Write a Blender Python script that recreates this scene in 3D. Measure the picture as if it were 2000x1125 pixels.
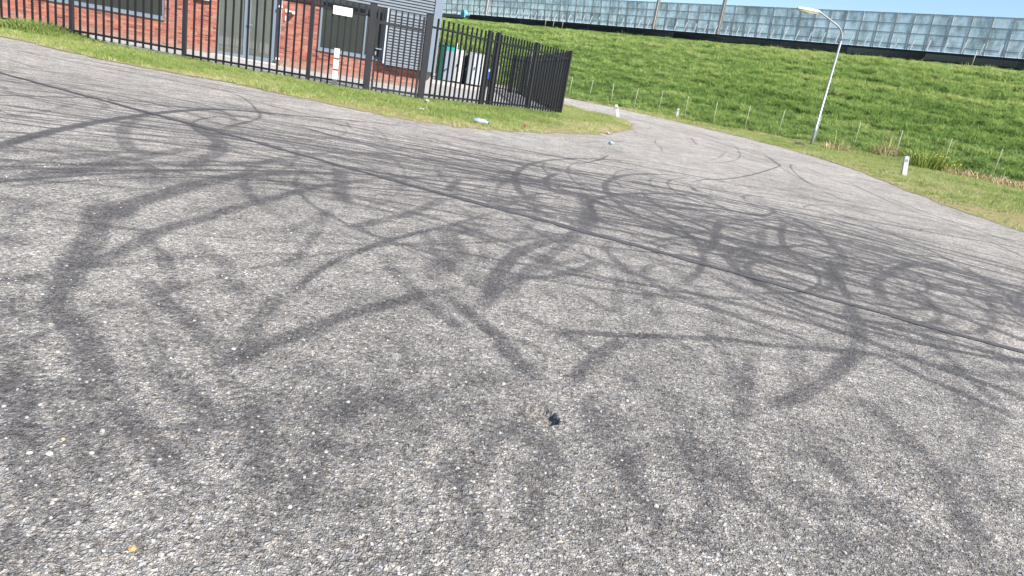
import bpy, bmesh, math, random
import numpy as np
from mathutils import Vector, Matrix
R = math.radians
random.seed(7)
rng = np.random.default_rng(11)
for o in list(bpy.data.objects):
    bpy.data.objects.remove(o)
scn = bpy.context.scene
COL = scn.collection

# ------------------------------------------------------------------ camera
cam = bpy.data.cameras.new('camera')
cam.sensor_width = 36.0
cam.lens = 24.33
cam.clip_start = 0.05
cam.clip_end = 3000
cam_ob = bpy.data.objects.new('camera', cam)
COL.objects.link(cam_ob)
PIT, ROL, EYE = 0.295772, 0.172387, 1.00590
fw = Vector((0, math.cos(PIT), -math.sin(PIT)))
up0 = Vector((0, math.sin(PIT), math.cos(PIT)))
rt = Vector((1, 0, 0)) * math.cos(ROL) + up0 * math.sin(ROL)
up = Vector((-1, 0, 0)) * math.sin(ROL) + up0 * math.cos(ROL)
M = Matrix((rt, up, -fw)).transposed().to_4x4()
M.translation = Vector((0, 0, EYE))
cam_ob.matrix_world = M
scn.camera = cam_ob

# ------------------------------------------------------------------ sky, sun, exposure
SUN_AZ, SUN_EL = R(127), R(41)
world = bpy.data.worlds.new('World')
scn.world = world
world.use_nodes = True
nt = world.node_tree
sky = nt.nodes.new('ShaderNodeTexSky')
sky.sky_type = 'NISHITA'
sky.sun_disc = False
sky.sun_elevation = SUN_EL
sky.sun_rotation = SUN_AZ
sky.air_density = 1.0
sky.dust_density = 0.1
sky.ozone_density = 3.0
bg = nt.nodes['Background']
bg.inputs['Strength'].default_value = 0.088
nt.links.new(sky.outputs[0], bg.inputs[0])
sun = bpy.data.lights.new('sun', 'SUN')
sun.energy = 4.8
sun.angle = R(0.53)
sun.color = (1.0, 0.95, 0.87)
sun_ob = bpy.data.objects.new('sun', sun)
COL.objects.link(sun_ob)
sd = Vector((math.sin(SUN_AZ) * math.cos(SUN_EL), math.cos(SUN_AZ) * math.cos(SUN_EL), math.sin(SUN_EL)))
sun_ob.rotation_euler = sd.to_track_quat('Z', 'Y').to_euler()
sun_ob.location = sd * 50
scn.view_settings.view_transform = 'Standard'
scn.view_settings.look = 'None'
scn.view_settings.gamma = 1.0
scn.view_settings.use_curve_mapping = False
scn.view_settings.exposure = 1.12

# ------------------------------------------------------------------ helpers
def tag(o, label=None, cat=None, group=None, kind=None):
    if label: o['label'] = label
    if cat: o['category'] = cat
    if group: o['group'] = group
    if kind: o['kind'] = kind
    return o

def thing(name, label, cat, loc=(0, 0, 0), rotz=0.0, group=None):
    o = bpy.data.objects.new(name, None)
    o.empty_display_size = 0.2
    COL.objects.link(o)
    o.location = loc
    o.rotation_euler = (0, 0, rotz)
    return tag(o, label, cat, group)

def put(name, me, parent=None, loc=(0, 0, 0), rot=(0, 0, 0), scale=None, kind=None, label=None):
    o = bpy.data.objects.new(name, me)
    COL.objects.link(o)
    if parent is not None: o.parent = parent
    o.location = loc
    o.rotation_euler = rot
    if scale: o.scale = scale
    return tag(o, label, None, None, kind)

class MB:
    """collects boxes, tubes and sheets into one mesh"""
    def __init__(s): s.v = []; s.f = []; s.c = []
    def box(s, lo, hi, rot=None, piv=None, col=None):
        b = len(s.v)
        for z in (lo[2], hi[2]):
            for x, y in ((lo[0], lo[1]), (hi[0], lo[1]), (hi[0], hi[1]), (lo[0], hi[1])):
                p = Vector((x, y, z))
                if rot is not None:
                    q = Vector(piv) if piv else Vector((0, 0, 0))
                    p = rot @ (p - q) + q
                s.v.append(tuple(p))
        for f in ((3, 2, 1, 0), (4, 5, 6, 7), (0, 1, 5, 4), (1, 2, 6, 5), (2, 3, 7, 6), (3, 0, 4, 7)):
            s.f.append(tuple(b + i for i in f)); s.c.append(col)
        return s
    def tube(s, pts, rad, n=8, cap=True, col=None):
        pts = [Vector(p) for p in pts]
        if not hasattr(rad, '__len__'): rad = [rad] * len(pts)
        b = len(s.v); ref = None
        for i, p in enumerate(pts):
            d = (pts[min(i + 1, len(pts) - 1)] - pts[max(i - 1, 0)]).normalized()
            if ref is None:
                ref = Vector((0, 0, 1)) if abs(d.z) < .9 else Vector((1, 0, 0))
            a = d.cross(ref).normalized(); c = a.cross(d).normalized(); ref = c
            for k in range(n):
                t = 2 * math.pi * k / n
                s.v.append(tuple(p + (a * math.cos(t) + c * math.sin(t)) * rad[i]))
        for i in range(len(pts) - 1):
            for k in range(n):
                k2 = (k + 1) % n
                s.f.append((b + i * n + k, b + (i + 1) * n + k, b + (i + 1) * n + k2, b + i * n + k2)); s.c.append(col)
        if cap:
            s.f.append(tuple(b + k for k in range(n))); s.c.append(col)
            e = b + (len(pts) - 1) * n
            s.f.append(tuple(e + k for k in reversed(range(n)))); s.c.append(col)
        return s
    def prism(s, poly, axis, a, b2, col=None):
        """poly: list of 2D points, extruded along axis (0,1,2) from a to b2"""
        b = len(s.v); n = len(poly)
        for t in (a, b2):
            for p in poly:
                q = list(p); q.insert(axis, t); s.v.append(tuple(q))
        for i in range(n):
            j = (i + 1) % n
            s.f.append((b + i, b + j, b + n + j, b + n + i)); s.c.append(col)
        s.f.append(tuple(b + i for i in reversed(range(n)))); s.c.append(col)
        s.f.append(tuple(b + n + i for i in range(n))); s.c.append(col)
        return s
    def face(s, pts, col=None):
        b = len(s.v); s.v += [tuple(p) for p in pts]; s.f.append(tuple(range(b, b + len(pts)))); s.c.append(col)
        return s
    def mesh(s, name, mat, smooth=False, bevel=0.0, fix=True):
        me = bpy.data.meshes.new(name)
        me.from_pydata(s.v, [], s.f)
        if any(c is not None for c in s.c):
            at = me.attributes.new('tint', 'FLOAT', 'FACE')
            at.data.foreach_set('value', [0.5 if c is None else c for c in s.c])
        if bevel or fix:
            bm = bmesh.new(); bm.from_mesh(me)
            if bevel:
                bmesh.ops.bevel(bm, geom=bm.edges[:], offset=bevel, segments=1, affect='EDGES', profile=0.5)
            bmesh.ops.recalc_face_normals(bm, faces=bm.faces[:])
            bm.to_mesh(me); bm.free()
        if mat: me.materials.append(mat)
        if smooth:
            me.polygons.foreach_set('use_smooth', [True] * len(me.polygons))
        return me
    def put(s, name, mat, parent=None, loc=(0, 0, 0), rot=(0, 0, 0), smooth=False, bevel=0.0, kind=None, label=None):
        return put(name, s.mesh(name, mat, smooth, bevel), parent, loc, rot, None, kind, label)

# ------------------------------------------------------------------ node helper and materials
class NT:
    def __init__(s, name):
        s.m = bpy.data.materials.new(name); s.m.use_nodes = True
        s.t = s.m.node_tree; s.b = s.t.nodes['Principled BSDF']; s.out = s.t.nodes['Material Output']
        s.geo = s.t.nodes.new('ShaderNodeNewGeometry')
    def n(s, typ, **kw):
        nd = s.t.nodes.new(typ)
        for k, v in kw.items(): setattr(nd, k, v)
        return nd
    def l(s, a, b): s.t.links.new(a, b)
    def val(s, sock, v):
        if hasattr(v, 'links'): s.l(v, sock)
        else: sock.default_value = v
    def pos(s, scale=(1, 1, 1), rot=(0, 0, 0), loc=(0, 0, 0), coord='world'):
        mp = s.n('ShaderNodeMapping')
        mp.inputs['Scale'].default_value = scale; mp.inputs['Rotation'].default_value = rot; mp.inputs['Location'].default_value = loc
        if coord == 'world': s.l(s.geo.outputs['Position'], mp.inputs[0])
        else: s.l(s.n('ShaderNodeTexCoord').outputs['Object'], mp.inputs[0])
        return mp.outputs[0]
    def noise(s, vec, scale, det=3, rough=.55):
        nd = s.n('ShaderNodeTexNoise'); s.l(vec, nd.inputs['Vector'])
        nd.inputs['Scale'].default_value = scale; nd.inputs['Detail'].default_value = det; nd.inputs['Roughness'].default_value = rough
        return nd.outputs[0]
    def voro(s, vec, scale, feature='F1', rand=1.0):
        nd = s.n('ShaderNodeTexVoronoi', feature=feature); s.l(vec, nd.inputs['Vector'])
        nd.inputs['Scale'].default_value = scale; nd.inputs['Randomness'].default_value = rand
        return nd
    def ramp(s, fac, stops, interp='LINEAR'):
        nd = s.n('ShaderNodeValToRGB'); s.val(nd.inputs[0], fac); cr = nd.color_ramp; cr.interpolation = interp
        while len(cr.elements) < len(stops): cr.elements.new(0.5)
        for e, (p, c) in zip(cr.elements, stops):
            e.position = p; e.color = (c, c, c, 1) if not hasattr(c, '__len__') else (*c, 1)
        return nd.outputs[0]
    def math(s, op, a, b=None, c=None, clamp=False):
        nd = s.n('ShaderNodeMath', operation=op, use_clamp=clamp)
        for i, x in enumerate((a, b, c)):
            if x is not None: s.val(nd.inputs[i], x)
        return nd.outputs[0]
    def mix(s, fac, a, b, mode='MIX'):
        nd = s.n('ShaderNodeMix', data_type='RGBA', blend_type=mode, clamp_factor=True)
        s.val(nd.inputs[0], fac)
        for i, x in ((6, a), (7, b)):
            if hasattr(x, 'links'): s.l(x, nd.inputs[i])
            else: nd.inputs[i].default_value = (*x, 1) if len(x) == 3 else x
        return nd.outputs[2]
    def bump(s, h, dist, strength=1.0):
        nd = s.n('ShaderNodeBump'); s.val(nd.inputs['Height'], h)
        nd.inputs['Distance'].default_value = dist; nd.inputs['Strength'].default_value = strength
        s.l(nd.outputs[0], s.b.inputs['Normal']); return nd
    def base(s, c): s.val(s.b.inputs['Base Color'], c if hasattr(c, 'links') else (*c, 1))
    def set(s, **kw):
        for k, v in kw.items():
            s.val(s.b.inputs[{'rough': 'Roughness', 'metal': 'Metallic', 'spec': 'Specular IOR Level', 'ior': 'IOR'}[k]], v)

def simple(name, col, rough=.6, metal=0.0, var=.12, scale=6.0, spec=.5, bump=0.0, dirt=None):
    k = NT(name)
    nz = k.noise(k.pos(), scale, 4)
    lo = tuple(c * (1 - var) for c in col); hi = tuple(min(1, c * (1 + var)) for c in col)
    c = k.mix(nz, lo, hi)
    if dirt:
        d = k.ramp(k.noise(k.pos((1, 1, .35)), scale * 2.3, 5, .65), [(.5, 0.), (.72, 1.)])
        c = k.mix(k.math('MULTIPLY', d, dirt[1]), c, dirt[0])
    k.base(c); k.set(rough=k.math('MULTIPLY_ADD', nz, .15, rough - .07), metal=metal, spec=spec)
    if bump: k.bump(k.noise(k.pos(), scale * 14, 3), bump)
    return k.m

# ================================================================== ROAD
STROKES = """0.9,0.2:-3.45,4.24 -3.50,4.49 -3.65,4.99 -3.77,5.52 -3.89,6.20 -3.97,6.95 -4.00,7.26 -4.02,7.81 -3.94,8.58 -3.64,9.03 -2.59,10.11 -1.42,11.09
0.8,0.12:-5.27,6.53 -5.20,6.69 -5.04,7.19 -4.87,7.77 -4.64,7.74 -4.21,8.18 -3.69,9.14
0.5,0.12:-8.01,10.34 -7.34,9.96 -6.72,9.60 -6.32,9.80 -5.74,9.74 -5.34,10.75
0.5,0.12:-5.80,7.62 -5.44,7.65 -5.05,7.61
0.5,0.08:-4.12,5.29 -3.91,5.41 -3.73,5.45 -3.29,5.58 -2.85,5.77 -2.57,6.00
0.5,0.2:-3.96,7.18 -3.71,6.30 -3.42,5.72 -3.10,5.26 -2.90,5.01
0.6,0.25:-3.83,7.31 -3.31,6.80 -2.93,6.35 -2.65,5.85 -2.49,5.24 -2.35,4.58
0.45,0.15:-3.31,8.14 -3.16,7.03 -2.85,6.23 -2.64,5.66
0.45,0.2:-3.13,4.01 -3.10,4.22 -3.03,4.61 -2.96,5.02 -2.81,5.28
0.65,0.2:-2.86,3.65 -2.83,3.91 -2.83,4.31 -2.80,4.75 -2.79,5.24 -2.78,5.85
0.55,0.14:-2.70,3.78 -2.75,4.25 -2.71,4.60 -2.45,5.16 -2.25,5.39 -1.82,5.77 -1.63,6.16
0.8,0.22:-1.72,5.57 -1.88,5.20 -2.05,4.91 -2.11,4.45 -2.12,3.91 -2.11,3.58 -2.01,3.27
0.4,0.1:-4.76,6.12 -4.58,6.35 -4.34,6.53
0.35,0.14:-4.28,5.50 -4.37,5.90 -4.44,6.33 -4.72,7.10
0.55,0.05:-5.40,11.45 -4.73,10.93 -4.18,10.10 -3.82,9.43 -3.38,8.49 -3.21,7.30
0.45,0.09:-3.51,7.35 -2.99,7.44 -2.47,7.54 -1.68,7.80 -0.90,8.57
0.5,0.06:-3.14,7.47 -2.65,7.28 -1.99,7.34
0.4,0.1:-2.73,9.94 -2.38,9.00 -2.08,8.81 -1.76,8.32
0.3,0.1:-2.34,9.86 -1.99,9.03 -1.71,8.20
0.75,0.14:-1.17,5.80 -1.35,5.43 -1.51,4.97 -1.60,4.47 -1.67,4.02 -1.70,3.61 -1.74,3.28 -1.70,2.89 -1.70,2.70 -1.71,2.56 -1.64,2.39 -1.55,2.20 -1.47,2.06
0.7,0.2:-1.65,5.94 -1.45,5.30 -1.31,4.83 -1.23,4.64
0.7,0.14:-0.63,5.39 -0.70,4.97 -0.77,4.60 -0.92,4.15 -1.02,3.92
0.6,0.12:-0.67,5.66 -0.66,6.11 -0.66,6.44
0.5,0.12:-2.30,5.25 -2.15,5.65 -1.78,5.83
0.45,0.12:-1.27,3.57 -1.22,3.96 -1.23,4.49
0.8,0.075:-0.15,5.38 -0.35,4.80 -0.51,4.34 -0.60,4.14 -0.75,3.76 -0.82,3.47 -0.88,3.21 -0.90,2.99 -0.90,2.82 -0.89,2.57
0.6,0.14:-1.15,6.54 -0.70,6.88 -0.19,7.03 0.48,7.21
0.55,0.1:-0.82,8.52 -0.46,7.88 -0.15,7.49
0.6,0.1:0.14,9.67 0.57,9.57 0.82,10.13 1.01,10.78 1.22,11.81
0.8,0.12:0.30,8.13 0.18,7.62 0.16,7.09 0.23,6.66
0.7,0.1:2.49,8.87 1.55,7.97 1.03,7.37 0.72,6.84 0.58,6.29 0.58,5.79 0.54,5.13
0.5,0.1:1.18,5.77 0.73,5.55 0.39,5.50
0.85,0.14:0.38,4.83 0.15,4.41 0.01,4.09 -0.04,3.84 -0.07,3.62 -0.09,3.41 -0.09,3.18 -0.14,2.87
0.65,0.14:0.41,4.93 0.28,4.43 0.12,3.86 0.02,3.48 -0.03,3.14
0.6,0.22:-0.28,4.62 -0.45,4.23 -0.39,4.00 -0.33,3.72 -0.39,3.52 -0.38,3.18
0.4,0.1:-0.05,4.26 0.06,4.91 0.09,5.80 0.02,6.28
0.7,0.11:-0.01,3.46 0.20,3.64 0.34,3.84 0.52,4.19
0.45,0.09:0.20,3.85 0.49,4.30
0.4,0.1:-0.49,5.94 -0.39,6.36
0.45,0.1:-0.21,5.34 -0.12,5.71 -0.12,6.07
0.6,0.2:0.53,6.99 0.53,6.10 0.45,5.24 0.40,4.84
0.65,0.12:0.88,7.25 1.55,7.97 1.87,8.09 2.08,7.72 2.36,7.42 2.65,7.70 2.86,8.15 2.76,8.32
0.6,0.2:0.85,6.85 1.38,6.93 2.14,7.37
0.5,0.12:0.83,6.62 1.47,6.74 2.08,6.64
0.8,0.13:1.88,6.72 1.73,6.23 1.62,5.81 1.48,5.33 1.33,4.94
0.6,0.14:1.87,6.69 2.17,6.97 2.69,7.38 3.13,7.10 3.45,6.92
0.7,0.11:2.68,7.24 2.47,6.68 2.28,6.09 2.19,5.59 2.15,5.13
0.8,0.11:0.73,5.55 1.06,5.66 1.40,5.76 1.63,5.83 1.85,5.61 2.25,5.87 2.58,6.16 2.88,6.18
0.6,0.1:1.00,6.00 1.44,5.94 1.61,5.81 1.73,5.57 1.84,5.07 1.96,4.86
0.65,0.08:1.52,6.35 1.65,5.90 1.83,5.75
0.6,0.09:0.91,4.97 1.10,5.27 1.42,5.62
0.55,0.14:1.46,4.63 1.57,4.91 1.75,5.28 1.98,5.71 2.26,6.67
0.9,0.09:2.49,5.55 2.39,5.24 2.30,4.87 2.19,4.52 2.14,4.29
0.55,0.08:2.52,5.57 2.76,5.91
0.55,0.09:2.39,5.45 2.25,4.94 2.10,4.58
0.8,0.08:2.59,5.97 2.75,5.87 2.91,5.73
0.55,0.08:2.42,5.31 2.98,5.65 3.53,6.08 4.03,6.56
0.5,0.08:1.54,4.53 1.77,4.54 1.93,4.52
0.9,0.16:2.07,9.05 2.06,8.73
0.7,0.09:2.18,9.64 2.52,10.37 3.01,11.04 3.96,12.84 5.49,16.20 5.91,17.44 6.53,20.82 6.72,23.63
0.6,0.06:2.86,8.05 3.07,8.08 3.35,8.02 4.00,8.14
0.5,0.05:5.29,14.51 4.85,11.41 5.10,10.57
0.5,0.05:6.84,15.68 6.35,13.32 6.27,11.48
0.65,0.06:6.55,13.24 6.34,11.45 6.34,10.04 6.40,8.91
0.4,0.05:6.22,12.43 6.03,10.13 5.99,8.39
0.6,0.05:5.85,8.92 5.76,8.41 5.61,7.73
0.65,0.1:3.50,7.03 3.59,6.76 3.59,6.57 4.00,6.74 4.23,6.70
0.75,0.14:3.60,6.22 3.39,6.04 2.97,5.51 2.65,5.05 2.50,4.68 2.42,4.41
0.65,0.12:3.39,6.04 3.53,6.08 3.97,5.86 4.39,5.93
0.5,0.24:3.53,5.67 3.66,5.59
0.4,0.1:3.15,5.66 3.03,5.28
0.75,0.11:2.95,5.17 3.20,5.09 3.41,5.10 3.90,5.20
0.8,0.08:3.60,5.49 3.41,5.10 3.68,5.24 3.55,4.88 3.49,4.60
0.65,0.08:2.16,4.45 2.38,4.55 2.59,4.44 2.90,4.40 3.33,4.35
0.75,0.14:2.09,4.27 2.04,4.06 1.94,3.74 1.83,3.48 1.70,3.21 1.57,3.03 1.42,2.82
0.85,0.1:1.26,4.25 1.46,3.84 1.58,3.75 1.72,3.54 1.84,3.51 1.92,3.38 2.05,3.26 2.15,3.16 2.27,3.09 2.40,2.97
0.8,0.09:0.23,2.77 0.31,2.81 0.56,2.90 0.98,3.06 1.23,3.10 1.44,3.16 1.65,3.21 1.80,3.25 1.88,3.16 1.93,3.04 2.04,2.90 2.12,2.76 2.20,2.68
0.55,0.18:2.13,3.29 2.26,3.23 2.42,3.24 2.67,3.37
0.5,0.12:2.41,3.87 2.36,3.59 2.39,3.45
0.5,0.18:2.06,2.95 2.01,2.80 1.90,2.58
0.4,0.15:1.47,3.35 1.29,2.90 1.23,2.61
0.75,0.2:-2.31,3.65 -2.07,3.25 -1.92,2.99 -1.79,2.69 -1.67,2.42
0.7,0.2:-2.15,3.56 -2.01,3.35
0.6,0.1:-1.88,3.25 -1.56,2.90 -1.43,2.71 -1.27,2.49
0.7,0.13:-1.49,2.57 -1.39,2.49 -1.25,2.36 -1.09,2.24 -0.97,2.12 -0.81,2.00
0.65,0.15:-1.68,2.41 -1.53,2.16 -1.41,2.08 -1.28,1.96 -1.15,1.80 -1.03,1.66 -0.94,1.60
0.6,0.3:-2.50,3.19 -2.54,3.32
0.5,0.25:-2.18,2.73 -2.10,2.73
0.45,0.14:-1.79,2.30 -1.76,2.40
0.5,0.18:-1.30,1.60 -1.20,1.58 -1.25,1.68
0.75,0.12:-0.27,3.16 -0.39,2.96 -0.48,2.80 -0.63,2.55 -0.70,2.34 -0.78,2.19 -0.82,2.05 -0.86,1.96
0.8,0.12:-0.32,3.04 -0.17,2.83 -0.03,2.61 0.05,2.41 0.14,2.29
0.75,0.11:0.54,2.86 0.41,2.64 0.33,2.45 0.25,2.25
0.5,0.06:0.05,2.63 0.20,2.48
0.4,0.07:0.16,3.38 0.22,3.23
0.5,0.09:0.33,3.42 0.42,3.29 0.51,3.22 0.55,3.48 0.60,3.83
0.45,0.1:0.62,3.40 0.79,3.71
0.4,0.08:0.70,3.30 0.89,3.37
0.4,0.08:0.77,2.93 0.84,2.71
0.6,0.16:-0.43,1.92 -0.34,1.91 -0.39,1.84 -0.50,1.70
0.55,0.13:-0.01,1.96 0.05,1.88 0.13,1.85 0.19,1.74 0.17,1.57
0.4,0.1:0.49,2.47 0.52,2.29
0.65,0.1:1.10,2.92 0.99,2.57 0.92,2.37 0.82,2.18
0.75,0.11:1.65,3.14 1.45,2.86 1.22,2.57 1.01,2.37
0.5,0.12:0.64,1.81 0.75,1.71 0.81,1.62
0.5,0.12:1.66,2.24 1.52,2.04 1.42,1.79
0.4,0.25:1.13,1.78 1.19,1.76
0.5,0.13:0.92,2.05 1.01,2.02
0.4,0.16:0.94,1.59 0.98,1.52
0.55,0.11:-1.05,1.66 -0.95,1.60 -0.79,1.45 -0.65,1.35 -0.61,1.31
0.4,0.12:-0.42,1.47 -0.38,1.40
0.45,0.14:-0.92,1.10 -0.82,1.04
0.4,0.12:-0.83,1.14 -0.81,1.21
0.45,0.11:0.10,1.69 0.13,1.51 0.16,1.36
0.4,0.12:-0.72,1.83 -0.60,1.59 -0.56,1.41
0.4,0.13:-0.69,2.08 -0.49,1.98 -0.38,1.82
0.4,0.14:0.37,2.11 0.43,1.86 0.42,1.64
0.4,0.1:-0.41,2.52 -0.31,2.25 -0.30,2.08
0.35,0.14:0.66,2.07 0.74,1.90 0.72,1.73
0.4,0.12:-1.51,1.96 -1.34,1.71 -1.17,1.53
0.7,0.09:2.87,13.87 3.23,13.63 4.05,15.05 4.78,16.91 5.56,19.74 6.53,24.41 6.57,26.68 6.28,28.35 5.39,28.18
0.75,0.12:4.96,23.65 4.33,19.45
0.6,0.08:3.59,14.63 4.12,16.08 5.23,19.74
0.6,0.08:6.95,18.98 6.40,17.94 5.78,16.03 5.15,13.37 5.24,12.40
0.6,0.07:6.95,18.98 6.43,15.58 6.46,14.04 6.10,11.94 5.96,10.34
0.5,0.08:6.62,20.97 5.52,15.87 5.15,13.37 5.29,12.21
0.65,0.1:3.12,18.96 2.84,17.45 2.74,15.90 2.53,14.40
0.95,0.18:1.83,14.57 2.00,14.54
0.85,0.12:3.64,24.59 4.06,26.23
0.9,0.12:3.19,25.63 3.63,27.51
0.55,0.06:0.81,13.16 1.17,14.22 1.60,14.97 2.02,16.35
0.6,0.06:1.84,17.50 2.36,17.35
0.5,0.08:3.14,17.18 3.45,17.35
0.4,0.06:1.02,12.16 2.26,13.64 3.07,14.90
0.6,0.09:3.01,22.24 2.77,21.21 2.84,20.35
0.5,0.08:2.92,14.96 3.14,15.34
0.5,0.5:3.66,35.74 4.64,30.07 5.81,30.51 6.50,28.56 6.42,24.20
0.4,0.3:6.80,27.68 7.37,26.07 7.88,24.63 8.33,24.00 8.48,22.36 7.98,18.76
0.3,0.4:1.53,37.74 3.06,36.30 3.98,32.85
0.5,0.13:-1.48,1.98 -1.25,1.62 -1.01,1.33 -0.82,1.16
0.45,0.12:-0.44,1.80 -0.41,1.46 -0.37,1.21
0.5,0.12:-0.75,1.89 -0.62,1.65 -0.48,1.37 -0.42,1.15
0.45,0.12:-0.12,1.68 -0.03,1.46 0.03,1.25
0.5,0.12:0.27,2.23 0.36,1.93 0.44,1.60 0.46,1.34
0.5,0.13:1.09,2.38 1.10,2.02 1.16,1.79
0.55,0.13:1.46,2.71 1.49,2.32 1.45,1.95 1.37,1.62
0.5,0.1:0.96,3.21 0.96,2.71 0.87,2.30
0.5,0.13:-1.20,2.12 -0.98,1.87 -0.75,1.63 -0.60,1.40
0.6,0.12:-0.71,3.46 -0.33,2.81 -0.18,2.63
0.5,0.1:2.45,4.33 2.26,3.39 2.16,2.78
0.45,0.12:0.62,2.37 0.63,1.99 0.61,1.60 0.53,1.36
0.45,0.12:-0.55,2.45 -0.33,1.99 -0.14,1.73
0.5,0.14:-1.78,2.25 -1.50,1.97
0.5,0.1:3.00,4.42 2.66,3.58 2.61,3.29
0.55,0.11:-0.94,2.76 -0.88,2.28 -0.79,1.95
0.45,0.1:-0.03,2.98 0.20,2.82 0.41,2.57
0.45,0.1:0.51,4.76 0.71,3.75 0.74,3.10
0.4,0.12:2.16,2.78 1.68,2.21 1.58,1.88
0.45,0.12:-1.54,3.17 -1.26,2.88 -0.99,2.46
0.5,0.12:-0.65,4.31 -0.42,3.66 -0.13,3.25
0.45,0.14:-1.32,1.97 -1.13,1.66 -0.91,1.41 -0.79,1.20
0.5,0.09:-1.20,4.15 -1.08,3.42 -1.04,3.03
0.45,0.12:0.07,1.93 -0.02,1.66 -0.10,1.49"""
MX0, MY0, MX1, MY1, RES = -13.0, 0.9, 13.0, 37.0, 0.0125
NXp, NYp = int((MX1 - MX0) / RES), int((MY1 - MY0) / RES)

def catmull(P, step=3):
    P = [2 * P[0] - P[1]] + list(P) + [2 * P[-1] - P[-2]]; o = []
    for i in range(1, len(P) - 2):
        p0, p1, p2, p3 = P[i - 1:i + 3]
        for k in range(step):
            t = k / step
            o.append(.5 * ((2 * p1) + (p2 - p0) * t + (2 * p0 - 5 * p1 + 4 * p2 - p3) * t * t + (3 * p1 - p0 - 3 * p2 + p3) * t ** 3))
    o.append(P[-2])
    return o

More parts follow.
